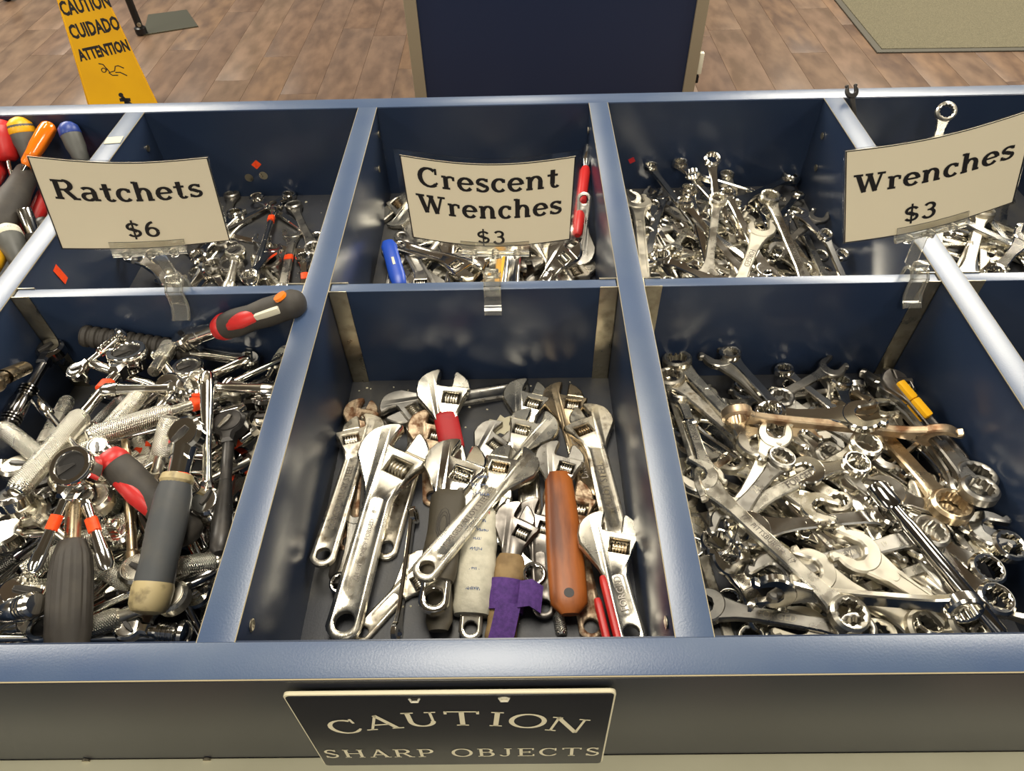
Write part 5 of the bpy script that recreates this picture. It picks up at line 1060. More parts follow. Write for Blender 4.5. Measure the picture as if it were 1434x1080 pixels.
('hand',(-0.1624,0.1496,-0.0237),(-0.1353,0.0202,-0.0664),0,'blackp',{'R':0.0135,'gr':0.0154,'flut':1},'fluted black plastic handle on a chrome shaft'),
('rat',(-0.1535,0.1333,-0.0299),(-0.1191,0.0757,-0.0496),0,'chromeb',{'R':0.0079,'gr':0.0062,'hnd':'smooth','st':1},'chrome ratchet with bright orange sticker right of the fluted black handle'),
('rat',(-0.1518,0.1711,-0.0222),(-0.0724,0.1133,-0.0657),0,'chrome',{'R':0.0088,'gr':0.0136,'hnd':'blackred2'},'ratchet with black grip and red collar lying diagonally'),
('ringr',(-0.1538,0.1446,-0.0138),(-0.1674,0.0687,-0.0372),0,'chromeb',{'R':0.0167,'gr':0.0057,'hnd':'smooth','st':1},'bright chrome ring ratchet with orange sticker above the fluted black handle'),
('rat',(-0.0803,0.1809,-0.0175),(-0.0863,0.0523,-0.0637),0,'chromeb',{'R':0.0145,'gr':0.0145,'hnd':'grey','st':1},'ratchet with slate grey grip and worn beige end cap on top of the pile'),
('cw',(-0.0738,0.523,-0.1264),(-0.0405,0.6383,-0.1278),173.0,'chrome',{'hs':0.85},'short chrome combination wrench, pointing to the front, mid-back far right of the back left bin'),
('cw',(-0.219,0.6157,-0.1262),(-0.079,0.5619,-0.1275),170.6,'chrome',{'hs':0.85},'medium chrome combination wrench, pointing left, mid-back right of the back left bin'),
('ringr',(-0.1226,0.5364,-0.1226),(-0.0364,0.4136,-0.1261),0.8,'dull',{'gr':0.0054,'hnd':'smooth'},'medium dull grey ring ratchet, pointing back left, mid-front far right of the back left bin'),
('ringr',(-0.1686,0.5282,-0.1225),(-0.0655,0.4192,-0.1225),4.4,'dull',{'gr':0.0054,'hnd':'smooth'},'medium dull grey ring ratchet, pointing back left, mid-front right of the back left bin'),
('cw',(-0.1315,0.5426,-0.1265),(-0.0318,0.4305,-0.1283),0.5,'satin',{'hs':0.94},'medium satin combination wrench, pointing back left, mid-front far right of the back left bin'),
('cw',(-0.2148,0.5297,-0.1265),(-0.1849,0.646,-0.1244),177.8,'satin',{'hs':0.94},'short satin combination wrench, pointing to the front, mid-back left of the back left bin'),
('cw',(-0.0935,0.443,-0.1177),(-0.1436,0.5844,-0.1187),167.3,'chrome',{'hs':0.85},'medium chrome combination wrench, pointing to the front, mid-front right of the back left bin'),
('cw',(-0.1164,0.4896,-0.118),(-0.1622,0.3787,-0.1278),4.0,'satin',{'hs':0.94},'short satin combination wrench, pointing to the back, front right of the back left bin'),
('cw',(-0.1823,0.5821,-0.1259),(-0.2184,0.4365,-0.1272),168.1,'chrome',{'hs':0.85},'medium chrome combination wrench, pointing to the back, mid-front left of the back left bin'),
('cw',(-0.1923,0.5238,-0.1234),(-0.1209,0.4272,-0.1199),187.1,'chrome',{'hs':0.85},'short chrome combination wrench, pointing back left, mid-front left of the back left bin'),
('rat',(-0.1269,0.4504,-0.1119),(-0.2626,0.5143,-0.1261),-6.7,'chrome',{'gr':0.0054,'hnd':'smooth','st':1},'medium chrome ratchet with orange sticker, pointing front right, mid-front left of the back left bin'),
('cw',(-0.1982,0.5206,-0.1139),(-0.2319,0.4054,-0.1221),75,'chrome',{'hs':0.85},'short chrome wrench on edge, to back, mid-front left of the back left bin'),
('cw',(-0.134,0.5279,-0.1111),(-0.0413,0.41,-0.1166),-75,'satin',{'hs':0.94},'medium satin combination wrench on edge, pointing back left, mid-front right of the back left bin'),
('cw',(-0.2557,0.5329,-0.1253),(-0.1753,0.4063,-0.105),-13.2,'satin',{'hs':0.94},'medium satin combination wrench, pointing back left, mid-front left of the back left bin'),
('bb',(-0.2141,0.696,-0.1227),(-0.1973,0.5829,-0.1203),0,'dull',{'hs':0.94},'dark ring wrench by the right edge of the ratchets card'),
('bb',(-0.1318,0.6939,-0.1231),(-0.2204,0.5859,-0.1162),0,'chrome',{'hs':0.85},'small shiny ring wrench lying diagonally near the back wall'),
('bb',(-0.1733,0.6817,-0.1178),(-0.0732,0.5942,-0.1256),0,'chrome',{'hs':0.85},'polished ring wrench crossing towards the right divider'),
('bb',(-0.1187,0.6658,-0.1225),(-0.071,0.5636,-0.1201),0,'dull',{'hs':1.02},'dark ring wrench against the right divider at the back'),
('cw',(-0.2786,0.5193,-0.0896),(-0.2365,0.5038,-0.117),0,'chrome',{'hs':1.06},'shiny ring wrench just under the left of the ratchets card'),
('bb',(-0.1922,0.5325,-0.1196),(-0.2706,0.5992,-0.1248),0,'dull',{'hs':1.02},'oval dark ring wrench below the ratchets card'),
('bb',(-0.2135,0.544,-0.1134),(-0.1928,0.642,-0.1164),0,'chrome',{'hs':0.94},'chrome ring wrench right of the clear clip'),
('ringr',(-0.1668,0.5496,-0.1141),(-0.1557,0.4694,-0.1103),0,'satin',{'R':0.0126,'gr':0.0081,'hnd':'smooth'},'flat satin ratcheting wrench with dark hexagonal hole'),
('rat',(-0.1417,0.6563,-0.1156),(-0.1223,0.4671,-0.0981),0,'chrome',{'R':0.0108,'gr':0.0063,'hnd':'smooth','st':1},'chrome ratchet with coiled neck and orange sticker'),
('cw',(-0.0874,0.4634,-0.1068),(-0.1088,0.6079,-0.1266),0,'satin',{'hs':1.02,'st':1},'satin open-jaw wrench with orange sticker on its shank'),
('cw',(-0.1221,0.471,-0.0884),(-0.1184,0.5494,-0.1084),0,'chrome',{'hs':0.89},'small ring wrench at the cross divider'),
('cw',(-0.0823,0.5483,-0.1219),(-0.0679,0.4846,-0.1252),0,'chrome',{'hs':0.85,'st':1},'chrome ring wrench with red tape by the right divider'),
('adj',(0.2035,0.6387,-0.1241),(0.2078,0.4888,-0.127),10.6,'satin',{'hw':0.04,'gap':0.2},'medium satin adjustable wrench, pointing to the back, mid-back right of the back middle bin'),
('adj',(0.196,0.6323,-0.1172),(0.0286,0.5663,-0.1271),171.5,'satin',{'hw':0.04,'gap':0.2},'long satin adjustable wrench, pointing right, mid-back left of the back middle bin'),
('adj',(0.2337,0.5737,-0.1174),(0.1089,0.4441,-0.1261),-8.4,'worn',{'hw':0.05,'gap':0.1},'left twin long worn adjustable wrench, to back right, mid-front right of the back middle bin'),
('adj',(0.0641,0.5023,-0.1183),(0.0355,0.68,-0.1268),174.0,'dull',{'hw':0.045,'gap':0.1},'long dull grey adjustable wrench, to front, mid-back far left of the back middle bin'),
('adj',(0.2043,0.5113,-0.1035),(0.2417,0.6873,-0.1252),182.0,'dull',{'hw':0.045,'gap':0.1},'long dull grey adjustable wrench, to front, mid-back far right of the back middle bin'),
('adj',(0.041,0.5457,-0.1104),(0.0367,0.3658,-0.1267),-7.0,'dull',{'hw':0.045,'gap':0.1},'long dull grey adjustable wrench, to back, mid-front far left of the back middle bin'),
('adj',(0.1182,0.4786,-0.126),(0.1941,0.608,-0.1123),177.7,'satin',{'hw':0.04,'gap':0.2},'medium satin adjustable wrench, pointing front left, mid-back right of the back middle bin'),
('adj',(0.2591,0.5682,-0.0968),(0.1148,0.5275,-0.1221),186.9,'satin',{'hw':0.04,'gap':0.2},'medium satin adjustable wrench, pointing right, mid-back right of the back middle bin'),
('adj',(0.1039,0.505,-0.1205),(0.1944,0.6246,-0.1099),173.8,'satin',{'hw':0.04,'gap':0.2},'medium satin adjustable wrench, pointing front left, mid-back left of the back middle bin'),
('adj',(0.0413,0.4399,-0.1155),(0.099,0.5783,-0.1129),1.9,'satin',{'hw':0.04,'gap':0.2},'medium satin adjustable wrench, pointing front left, mid-front far left of the back middle bin'),
('adj',(0.2676,0.5217,-0.1194),(0.1338,0.4013,-0.1265),3.6,'worn',{'hw':0.05,'gap':0.1},'right twin long worn adjustable wrench, to back right, mid-front right of the back middle bin'),
('adj',(0.1641,0.4491,-0.1257),(0.2733,0.552,-0.1114),180.7,'dull',{'hw':0.045,'gap':0.1},'medium dull grey adjustable wrench, pointing front left, mid-front right of the back middle bin'),
('adj',(0.1471,0.603,-0.1027),(0.2137,0.4358,-0.1225),3.1,'satin',{'hw':0.04,'gap':0.2},'long satin adjustable wrench, pointing to the back, mid-front right of the back middle bin'),
('adj',(0.087,0.4717,-0.1122),(0.0454,0.5641,-0.1029),0,'dull',{'hw':0.045,'gap':0.1},'adjustable wrench with plain grey handle and hanging hole by the left wall'),
('hand',(0.0508,0.4765,-0.1099),(0.0304,0.5454,-0.0955),0,'bluep',{'gr':0.01},'flat blue plastic handle by the left wall'),
('adj',(0.0311,0.6364,-0.1175),(0.0707,0.6937,-0.0877),0,'satin',{'hw':0.05,'gap':0.1},'satin adjustable wrench half hidden behind the left of the crescent card'),
('adj',(0.1159,0.5498,-0.1083),(0.1127,0.4599,-0.1194),0,'chrome',{'hw':0.052,'gap':0.2},'bright chrome adjustable wrench under the left of the clear clip'),
('adj',(0.1312,0.5084,-0.1067),(0.0455,0.5407,-0.1),0,'chrome',{'hw':0.048,'gap':0.2},'chrome adjustable wrench jaws lying on top at the cross divider'),
('hand',(0.1746,0.5698,-0.1077),(0.1738,0.4584,-0.0975),0,'yelp',{'gr':0.009},'yellow-edged flat handle right of the clear clip'),
('adj',(0.1903,0.5503,-0.094),(0.1816,0.4185,-0.085),0,'chrome',{'hw':0.05,'gap':0.1},'polished panelled adjustable handle right of the yellow one'),
('adj',(0.2107,0.5486,-0.0825),(0.2564,0.4723,-0.1221),0,'worn',{'hw':0.055,'gap':0.1},'worn brown-panelled adjustable wrench pointing at the cross divider'),
('adj',(0.2486,0.5108,-0.0875),(0.222,0.4765,-0.1137),0,'chrome',{'hw':0.045,'gap':0.15},'bright adjustable jaw below the right of the crescent card'),
('adj',(0.2697,0.5311,-0.1032),(0.2754,0.5719,-0.0584),0,'dull',{'hw':0.042,'gap':0.1},'dark adjustable wrench with coarse screw at the right wall'),
('hand',(0.2649,0.5287,-0.08),(0.2819,0.64,-0.055),0,'redp',{'gr':0.007},'red handled tool with chrome shaft along the right wall'),
('bb',(0.386,0.6817,-0.124),(0.3423,0.5592,-0.124),-75,'chrome',{'hs':0.76},'short chrome ring wrench on edge, to back, back far left of the back right bin'),
('cw',(0.4535,0.6191,-0.1272),(0.3437,0.6255,-0.122),-10.3,'chrome',{'hs':0.84},'short chrome combination wrench, pointing right, back left of the back right bin'),
('bb',(0.4351,0.6418,-0.1223),(0.4841,0.5434,-0.1283),2.5,'chrome',{'hs':0.76},'short chrome double ring wrench, pointing back left, mid-back right of the back right bin'),
('cw',(0.3983,0.5835,-0.1231),(0.4744,0.478,-0.1232),-75,'satin',{'hs':0.84},'short satin combination wrench on edge, pointing back left, mid-back left of the back right bin'),
('cw',(0.4836,0.6329,-0.1252),(0.5732,0.5126,-0.129),183.5,'chrome',{'hs':0.84},'medium chrome combination wrench, pointing back left, mid-back far right of the back right bin'),
('cw',(0.5278,0.5368,-0.1284),(0.5605,0.4317,-0.1241),-4.1,'chrome',{'hs':0.71},'short chrome combination wrench, pointing to the back, mid-front far right of the back right bin'),
('cw',(0.4878,0.6347,-0.1229),(0.5188,0.4676,-0.1248),177.6,'dull',{'hs':0.84},'medium dull grey combination wrench, pointing to the back, mid-back right of the back right bin'),
('cw',(0.4631,0.5858,-0.1198),(0.5343,0.4314,-0.1245),-75,'chrome',{'hs':0.71},'medium chrome combination wrench on edge, pointing back left, mid-front right of the back right bin'),
('cw',(0.362,0.5502,-0.12),(0.5295,0.5793,-0.1191),-1.7,'chrome',{'hs':1.01},'medium chrome combination wrench, pointing left, mid-back left of the back right bin'),
('bb',(0.4719,0.4256,-0.1148),(0.4205,0.545,-0.1134),180.5,'chrome',{'hs':0.76},'short chrome double ring wrench, pointing front right, mid-front left of the back right bin'),
('cw',(0.3849,0.6575,-0.1236),(0.4896,0.5804,-0.1231),-4.9,'worn',{'hs':0.84},'short worn combination wrench, pointing back left, back left of the back right bin'),
('cw',(0.351,0.5304,-0.1156),(0.3824,0.6771,-0.1192),190.7,'chrome',{'hs':1.01},'leftmost from left, medium chrome wrench, to front, mid-back far left of the back right bin'),
('cw',(0.3707,0.4693,-0.1086),(0.3362,0.6152,-0.1207),-6.7,'satin',{'hs':0.84},'medium satin combination wrench, pointing to the front, mid-back far left of the back right bin'),
('cw',(0.3839,0.4427,-0.105),(0.3638,0.5914,-0.1105),75,'dull',{'hs':0.84},'medium dull grey wrench on edge, to front, mid-front far left of the back right bin'),
('oo',(0.5213,0.4965,-0.1222),(0.3885,0.6025,-0.1172),-13.8,'satin',{'hs':0.84},'medium satin double open wrench, pointing front right, mid-back right of the back right bin'),
('cw',(0.5103,0.4494,-0.1216),(0.3995,0.5174,-0.1076),13.5,'chrome',{'hs':0.84},'short chrome combination wrench, pointing front right, mid-front right of the back right bin'),
('cw',(0.4216,0.6067,-0.1225),(0.4437,0.4989,-0.1125),6.1,'chrome',{'hs':0.71},'right twin short chrome wrench, to back, mid-back left of the back right bin'),
('cw',(0.4579,0.6755,-0.1247),(0.5313,0.5447,-0.1169),7.4,'satin',{'hs':0.84},'medium satin combination wrench, pointing back left, mid-back right of the back right bin'),
('cw',(0.5762,0.54,-0.128),(0.5339,0.6416,-0.1265),-1.3,'satin',{'hs':0.84},'short satin combination wrench, pointing front right, mid-back far right of the back right bin'),
('oo',(0.5287,0.6232,-0.1191),(0.481,0.46,-0.1165),192.6,'satin',{'hs':0.84},'medium satin double open wrench, pointing to the back, mid-back right of the back right bin'),
('cw',(0.3836,0.5054,-0.1037),(0.4407,0.4114,-0.1057),176.9,'chrome',{'hs':1.01},'short chrome combination wrench, pointing back left, mid-front left of the back right bin'),
('cw',(0.403,0.4923,-0.1074),(0.5184,0.4325,-0.1209),191.2,'chrome',{'hs':1.01},'short chrome combination wrench, pointing back left, mid-front right of the back right bin'),
('bb',(0.3567,0.4832,-0.1091),(0.3748,0.6321,-0.1068),178.0,'chrome',{'hs':0.76},'medium chrome ring wrench, to front, mid-back far left of the back right bin'),
('cw',(0.4827,0.5435,-0.118),(0.4043,0.6206,-0.1227),184.5,'worn',{'hs':0.84},'short worn combination wrench, pointing front right, mid-back left of the back right bin'),
('cw',(0.4643,0.5207,-0.1208),(0.4746,0.6302,-0.1146),4.9,'worn',{'hs':0.84},'short worn combination wrench, pointing to the front, mid-back right of the back right bin'),
('cw',(0.5057,0.5254,-0.1174),(0.5022,0.6354,-0.1192),-9.5,'chrome',{'hs':0.84},'short chrome combination wrench, pointing to the front, mid-back right of the back right bin'),
('oo',(0.4878,0.4675,-0.1159),(0.3769,0.5355,-0.1045),180.4,'satin',{'hs':0.84},'short satin double open wrench, pointing front right, mid-front left of the back right bin'),
('cw',(0.4276,0.5837,-0.1179),(0.4253,0.4738,-0.1047),192.1,'chrome',{'hs':0.84},'left twin short chrome wrench, to back, mid-back left of the back right bin'),
('oo',(0.3795,0.5556,-0.1157),(0.5213,0.6045,-0.1171),10.7,'satin',{'hs':0.84},'medium satin double open wrench, pointing left, mid-back left of the back right bin'),
('cw',(0.4576,0.5473,-0.1157),(0.383,0.6537,-0.1182),182.0,'dull',{'hs':0.84},'short dull grey combination wrench, pointing front right, mid-back left of the back right bin'),
('cw',(0.4462,0.5995,-0.116),(0.5426,0.5123,-0.1183),-7.1,'satin',{'hs':0.84},'short satin combination wrench, pointing back left, mid-back right of the back right bin'),
('cw',(0.5311,0.6318,-0.1183),(0.5569,0.4638,-0.1176),169.5,'satin',{'hs':0.84},'medium satin combination wrench, pointing to the back, mid-back far right of the back right bin'),
('cw',(0.4423,0.4644,-0.1091),(0.4866,0.5866,-0.118),175.4,'dull',{'hs':0.84},'short dull grey combination wrench, pointing to the front, mid-front right of the back right bin'),
('cw',(0.3927,0.4683,-0.1017),(0.3604,0.6352,-0.1068),2.9,'chrome',{'hs':0.71},'third from left, medium chrome wrench, to front, mid-back far left of the back right bin'),
('cw',(0.5333,0.4569,-0.1193),(0.5398,0.6068,-0.1138),10.0,'chrome',{'hs':1.01},'medium chrome combination wrench, pointing to the front, mid-back far right of the back right bin'),
('cw',(0.4884,0.6037,-0.1151),(0.4524,0.4376,-0.1095),174.1,'dull',{'hs':0.84},'medium dull grey combination wrench, pointing to the back, mid-front right of the back right bin'),
('cw',(0.5401,0.4985,-0.1153),(0.4382,0.6346,-0.1132),9.8,'satin',{'hs':0.84},'medium satin combination wrench, pointing front right, mid-back right of the back right bin'),
('oo',(0.3451,0.6282,-0.0955),(0.4022,0.5342,-0.1196),-11.1,'satin',{'hs':0.84},'short satin double open wrench, pointing back left, mid-back far left of the back right bin'),
('cw',(0.3478,0.4897,-0.0976),(0.5027,0.5597,-0.1136),12.3,'satin',{'hs':0.84},'medium satin combination wrench, pointing front left, mid-front left of the back right bin'),
('cw',(0.5513,0.4445,-0.1195),(0.4436,0.5173,-0.1094),8.7,'dull',{'hs':0.84},'right twin short dull grey wrench, to front right, mid-front right of the back right bin'),
('cw',(0.4714,0.487,-0.1122),(0.4004,0.571,-0.102),192.0,'chrome',{'hs':0.71},'short chrome combination wrench, pointing front right, mid-back left of the back right bin'),
('bb',(0.517,0.5256,-0.1128),(0.5181,0.6756,-0.119),166.2,'chrome',{'hs':0.76},'medium chrome double ring wrench, pointing to the front, mid-back right of the back right bin'),
('cw',(0.3559,0.5609,-0.1031),(0.4754,0.612,-0.1136),-12.3,'dull',{'hs':0.84},'short dull grey combination wrench, pointing front left, mid-back left of the back right bin'),
('cw',(0.394,0.4769,-0.0988),(0.4667,0.3691,-0.109),190.2,'satin',{'hs':0.84},'short satin combination wrench, pointing back left, front left of the back right bin'),
('oo',(0.3813,0.5159,-0.094),(0.4601,0.6666,-0.1172),187.2,'satin',{'hs':0.84},'medium satin double open wrench, pointing front left, mid-back left of the back right bin'),
('cw',(0.4869,0.4876,-0.1089),(0.4282,0.5806,-0.1072),-4.7,'chrome',{'hs':1.01},'short chrome combination wrench, pointing front right, mid-back right of the back right bin'),
('cw',(0.3476,0.4977,-0.0932),(0.393,0.6616,-0.1137),193.2,'chrome',{'hs':1.01},'second from left, medium chrome wrench, to front, mid-back far left of the back right bin'),
('oo',(0.5763,0.4863,-0.1203),(0.4987,0.5643,-0.1113),1.2,'satin',{'hs':0.84},'short satin double open wrench, pointing front right, mid-front far right of the back right bin'),
('cw',(0.4812,0.4673,-0.1125),(0.4276,0.5634,-0.1057),7.9,'dull',{'hs':0.84},'left twin short dull grey wrench, to front right, mid-front right of the back right bin'),
('cw',(0.3774,0.6949,-0.0886),(0.4248,0.5492,-0.0984),0,'chrome',{'hs':0.84},'slim chrome ring wrench at the back left of the pile'),
('cw',(0.4173,0.6956,-0.0855),(0.4798,0.5527,-0.1022),0,'chrome',{'hs':0.92},'chrome ring wrench, second ring from the left along the back wall'),
('cw',(0.4436,0.6411,-0.048),(0.4451,0.5751,-0.085),0,'chrome',{'hs':0.92},'chrome ring wrench standing up against the back wall'),
('cw',(0.485,0.6932,-0.1031),(0.4911,0.5946,-0.1102),0,'satin',{'hs':0.84},'plain ring wrench right of the upright one'),
('cw',(0.427,0.657,-0.0788),(0.5461,0.6563,-0.1194),70,'chrome',{'hs':0.84},'long thin chrome wrench lying crosswise near the back wall'),
('cw',(0.5764,0.6971,-0.112),(0.4768,0.61,-0.0931),0,'chrome',{'hs':1.09},'chrome wrench with wide slanted ring at the back right'),
('cw',(0.5776,0.6607,-0.1162),(0.5025,0.5535,-0.1032),0,'chrome',{'hs':0.8},'small chrome ring wrench at the right of the pile'),
('cw',(0.569,0.6339,-0.1255),(0.5582,0.4642,-0.1111),0,'satin',{'hs':0.88},'pale wrench with round bright ring near the right side'),
('oo',(0.5137,0.5258,-0.1047),(0.578,0.5842,-0.0984),0,'dull',{'hs':0.92},'dull open jaw pointing at the right wall'),
('cw',(0.5776,0.497,-0.0928),(0.5503,0.5786,-0.0897),0,'chrome',{'hs':0.76},'small ring lying by the right wall near the cross divider'),
('cw',(0.4214,0.6396,-0.0916),(0.4193,0.4529,-0.0985),0,'chrome',{'hs':1.01},'long chrome wrench with pale ring in the left middle of the pile'),
('cw',(0.4068,0.5988,-0.0841),(0.4663,0.469,-0.1075),0,'chrome',{'hs':0.97},'shiny wrench with twelve-point ring left of centre'),
('cw',(0.445,0.5866,-0.0728),(0.4122,0.4621,-0.0953),0,'satin',{'hs':1.01},'satin wrench with flattened ring near the middle'),
('cw',(0.4678,0.6249,-0.0886),(0.4895,0.4797,-0.106),0,'chrome',{'hs':0.92},'chrome wrench with angled ring in the middle of the pile'),
('cw',(0.5609,0.5194,-0.0799),(0.5775,0.4485,-0.1091),0,'chrome',{'hs':0.76},'long thin chrome wrench beside the right wall'),
('cw',(0.3628,0.4994,-0.0941),(0.4249,0.4456,-0.0925),0,'chrome',{'hs':1.09},'wrench with large dark ring at the cross divider on the left'),
('cw',(0.333,0.4087,-0.0799),(0.3518,0.6219,-0.0982),0,'flat',{'hs':1.26,'panel':1},'large satin open-jaw wrench lying along the left divider'),
('cw',(0.5184,0.6096,-0.0862),(0.5364,0.4568,-0.1152),0,'satin',{'hs':1.13,'txt':'CHROME VANADIUM'},'large wrench lettered VANADIUM with ring end up'),
('cw',(0.4435,0.4456,-0.1036),(0.4971,0.5542,-0.095),0,'flat',{'hs':1.26,'txt':'FORGED'},'large flat satin open jaw pointing back, centre of the pile'),
('cw',(0.8471,0.5299,-0.1255),(0.7135,0.5981,-0.1271),172.7,'chrome',{'hs':1.01},'medium chrome combination wrench, pointing front right, mid-back right of the far right back bin'),
('oo',(0.6953,0.5963,-0.1239),(0.8239,0.5776,-0.1273),191.6,'satin',{'hs':0.84},'short satin double open wrench, pointing left, mid-back right of the far right back bin'),
('oo',(0.7739,0.5016,-0.1245),(0.7927,0.6504,-0.1257),8.3,'satin',{'hs':0.84},'medium satin open wrench, to front, mid-back right of the far right back bin'),
('cw',(0.8387,0.4379,-0.1213),(0.7137,0.5531,-0.1231),168.0,'chrome',{'hs':1.01},'medium chrome combination wrench, pointing front right, mid-front right of the far right back bin'),
('oo',(0.7154,0.5823,-0.125),(0.8273,0.5161,-0.1231),-3.4,'satin',{'hs':0.84},'short satin double open wrench, pointing back left, mid-back right of the far right back bin'),
('cw',(0.7517,0.6176,-0.1224),(0.8603,0.546,-0.1271),13.5,'chrome',{'hs':0.84},'short chrome combination wrench, pointing back left, mid-back right of the far right back bin'),
('cw',(0.8658,0.5063,-0.1274),(0.7541,0.5728,-0.1234),-4.5,'chrome',{'hs':0.71},'short chrome combination wrench, pointing front right, mid-back right of the far right back bin'),
('oo',(0.7127,0.5202,-0.1221),(0.7762,0.6561,-0.1191),186.9,'satin',{'hs':0.84},'medium satin double open wrench, pointing front left, mid-back left of the far right back bin'),
('cw',(0.7839,0.5538,-0.1215),(0.7302,0.4354,-0.1195),176.6,'satin',{'hs':0.84},'short satin combination wrench, pointing back right, mid-front left of the far right back bin'),
('oo',(0.8656,0.6596,-0.1281),(0.7835,0.5107,-0.1213),3.4,'satin',{'hs':0.84},'medium satin double open wrench, pointing back right, mid-back right of the far right back bin'),
('cw',(0.7569,0.5389,-0.1178),(0.6658,0.4197,-0.1222),75,'worn',{'hs':0.84},'medium worn wrench on edge, to back right, mid-front left of the far right back bin'),
('cw',(0.7987,0.5593,-0.1179),(0.6616,0.6203,-0.1236),178.8,'chrome',{'hs':0.71},'medium chrome combination wrench, pointing front right, mid-back left of the far right back bin'),
('oo',(0.8118,0.5458,-0.1192),(0.6819,0.5502,-0.1208),-6.7,'satin',{'hs':0.84},'short satin double open wrench, pointing right, mid-back left of the far right back bin'),
('bb',(0.7393,0.4774,-0.1174),(0.8017,0.6355,-0.1188),169.2,'chrome',{'hs':0.76},'medium chrome ring wrench, to front, mid-back right of the far right back bin'),
('cw',(0.8716,0.5579,-0.1264),(0.7641,0.631,-0.114),-7.7,'worn',{'hs':0.84},'short worn combination wrench, pointing front right, mid-back right of the far right back bin'),
('bb',(0.811,0.6129,-0.1183),(0.808,0.4629,-0.1134),174.0,'chrome',{'hs':0.76},'medium chrome ring wrench, to back, mid-back right of the far right back bin'),
('cw',(0.801,0.604,-0.1126),(0.7188,0.4677,-0.1122),0,'flat',{'hs':1.26},'satin wrench shaft pointing at the front, right of the card clip'),
('cw',(0.7508,0.5993,-0.1082),(0.8323,0.4958,-0.1103),0,'chromeb',{'hs':1.09},'long chrome wrench lying diagonally below the wrenches card'),
('cw',(0.7281,0.6607,0.0),(0.7153,0.624,-0.055),0,'satin',{'hs':1.01},'chrome ring wrench leaning up above the wrenches card'),
('cw',(0.7626,0.4854,-0.1167),(0.8246,0.5413,-0.1016),0,'chromeb',{'hs':1.18},'chrome ring wrench end at the cross divider on the far right'),
]
TOOLROOTS = []
for t in TOOLS:
    TOOLROOTS.append(put_tool(t[0], t[1], t[2], t[3], t[4], dict(t[5]), t[6], t[7] if len(t) > 7 else None))

# ------------------------------------------------------------------ screwdrivers and nut drivers in the far left bin
def driver(A, B, r, m, label, trim=None, tip=True, style='smooth', shaft='chrome', collar=None):
    """A butt end of the handle, B where the shaft leaves it"""
    A, B = Vector(A), Vector(B); X = (A - B); L = X.length; X.normalize()
    Y = Vector((0, 0, 1)).cross(X).normalized(); Z = X.cross(Y)
    m4 = Matrix((X, Y, Z)).transposed().to_4x4(); m4.translation = (A + B) / 2
    root = thing('screwdriver', label, 'screwdriver'); root.matrix_world = m4
    mod = (lambda t, a: 1 - .07*abs(math.sin(3*a))) if style == 'flute' else None
    pr = [(-L/2, r*.5), (-L/2 + .004, r*.75), (-L*.2, r*.82), (-L*.05, r*.95), (L*.3, r), (L/2 - r*.5, r*.9), (L/2 - r*.15, r*.6), (L/2, r*.25), (L/2, .0003)]
    link('handle', MB().lathe(pr, 36, 'x', 1, mod).mesh('handle', 50), M[m], root)
    if trim: link('trim', MB().lathe([(L/2 - r*1.3, r*.98), (L/2 - r*1.2, r*1.04), (L/2 - r*.5, r*.96), (L/2 - r*.1, r*.6), (L/2 + .0008, r*.25), (L/2 + .0008, .0003)], 28, 'x', 1).mesh('trim'), M[trim], root, label=trim_names.get(trim, trim) + ' end')
    if collar: link('collar', MB().lathe([(-L/2 - .002, r*.4), (-L/2 - .001, r*.85), (-L/2 + .006, r*.9), (-L/2 + .007, r*.7)], 24, 'x').mesh('collar'), M[collar], root, label=trim_names.get(collar, collar) + ' collar')
    if tip:
        link('shaft', MB().lathe([(-L/2 - .075, .0015), (-L/2 - .065, .0032), (-L/2, .0032)], 12, 'x').mesh('shaft'), M[shaft], root)
    return root
trim_names = {'yellow': 'yellow', 'bluet': 'blue', 'white': 'white', 'redp': 'red'}
driver((-0.4844, 0.7015, -0.0050), (-0.4797, 0.6689, -0.0450), 0.017, 'redp', 'red screwdriver handle at the very left against the back rail')
driver((-0.4625, 0.7044, -0.0040), (-0.4525, 0.6747, -0.0500), 0.016, 'greyp', 'dark grey screwdriver handle with yellow end cap', trim='yellow')
driver((-0.4158, 0.6968, -0.0080), (-0.4436, 0.6466, -0.0400), 0.0105, 'orangec', 'clear orange fluted screwdriver handle', style='flute')
driver((-0.3965, 0.6960, -0.0080), (-0.3778, 0.6612, -0.0500), 0.013, 'greyp', 'grey screwdriver handle with blue trim beside the left divider', trim='bluet')
driver((-0.4757, 0.5975, -0.0400), (-0.5213, 0.7135, -0.0700), 0.014, 'redp', 'red screwdriver handle below the grey and yellow one')
driver((-0.4363, 0.5226, -0.0600), (-0.4534, 0.6582, -0.0550), 0.019, 'rubber', 'thick dark rubber screwdriver handle at the left frame edge')
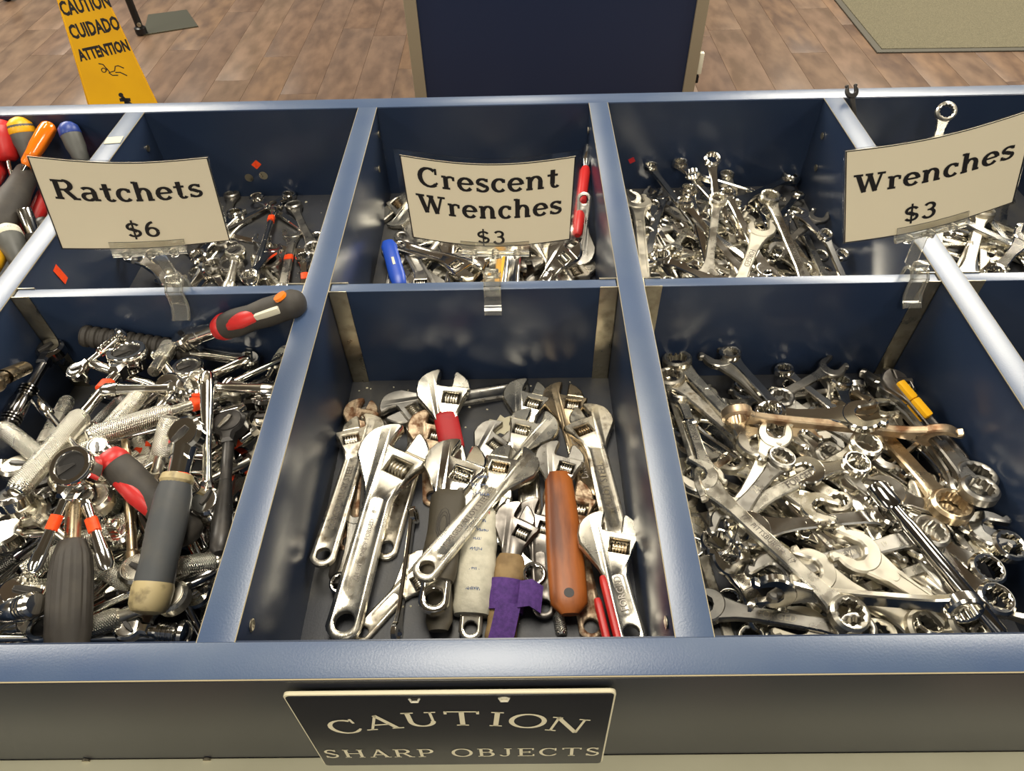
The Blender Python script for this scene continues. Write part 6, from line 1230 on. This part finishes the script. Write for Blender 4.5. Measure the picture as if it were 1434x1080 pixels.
driver((-0.4103, 0.5715, -0.0700), (-0.3878, 0.5537, -0.1000), 0.012, 'blk', 'round black ball-ended driver beside the left divider')
driver((-0.4227, 0.5324, -0.0550), (-0.3913, 0.4830, -0.0750), 0.0145, 'greyp', 'grey screwdriver handle with white collar near the card', trim='white', tip=False)
driver((-0.4095, 0.5444, -0.0850), (-0.4826, 0.6274, -0.1000), 0.01, 'redp', 'small red screwdriver handle under the round black ball end')
driver((-0.4103, 0.4542, -0.0600), (-0.4374, 0.5283, -0.0800), 0.012, 'yellow', 'yellow screwdriver handle at the left frame edge')
driver((-0.4445, 0.6681, -0.0850), (-0.4422, 0.5781, -0.1000), 0.011, 'redp', 'red handle partly hidden behind the ratchets card')
driver((-0.4036, 0.5126, -0.0980), (-0.4182, 0.6233, -0.1100), 0.01, 'orangec', 'clear orange handle low in the far left bin', style='flute')
nd = thing('nut_driver', 'chrome socket of a nut driver between the grey and red handles', 'nut driver')
nd.location = (-0.4129, 0.5636, -0.0500); nd.rotation_euler = (rad(-35), 0, rad(20))
link('socket', MB().loft([[(r*math.cos(2*PI*i/24), r*math.sin(2*PI*i/24), z) for i in range(24)] for r, z in ((.0085,-.03),(.0085,-.001),(.008,0),(.0064,0),(.0062,-.001),(.0062,-.012))], cap=True).mesh('socket'), M['chrome'], nd)
link('handle', MB().lathe([(-.085,.009),(-.08,.012),(-.035,.012),(-.03,.009)], 20, 'z').mesh('handle'), M['rubber'], nd)


# dark small wrench hooked over the back rail, next to the right divider
w_ = thing('open_end_wrench', 'small dark wrench whose open jaw sticks up over the back rail beside the right divider', 'wrench', (.6215, .700, .010))
w_.rotation_euler = (rad(48), 0, rad(12))
oj = link('open_jaw', open_mesh(.62), M['blk'], w_); oj.rotation_euler = (0, 0, rad(75)); 
link('shank', MB().box((-.003, -.075, -.0016), (.003, -.006, .0016), .0008).mesh('shank'), M['blk'], w_)
print('objects', len(bpy.data.objects), 'tris~', sum(len(o.data.polygons) for o in bpy.data.objects if o.type == 'MESH') * 1.9)
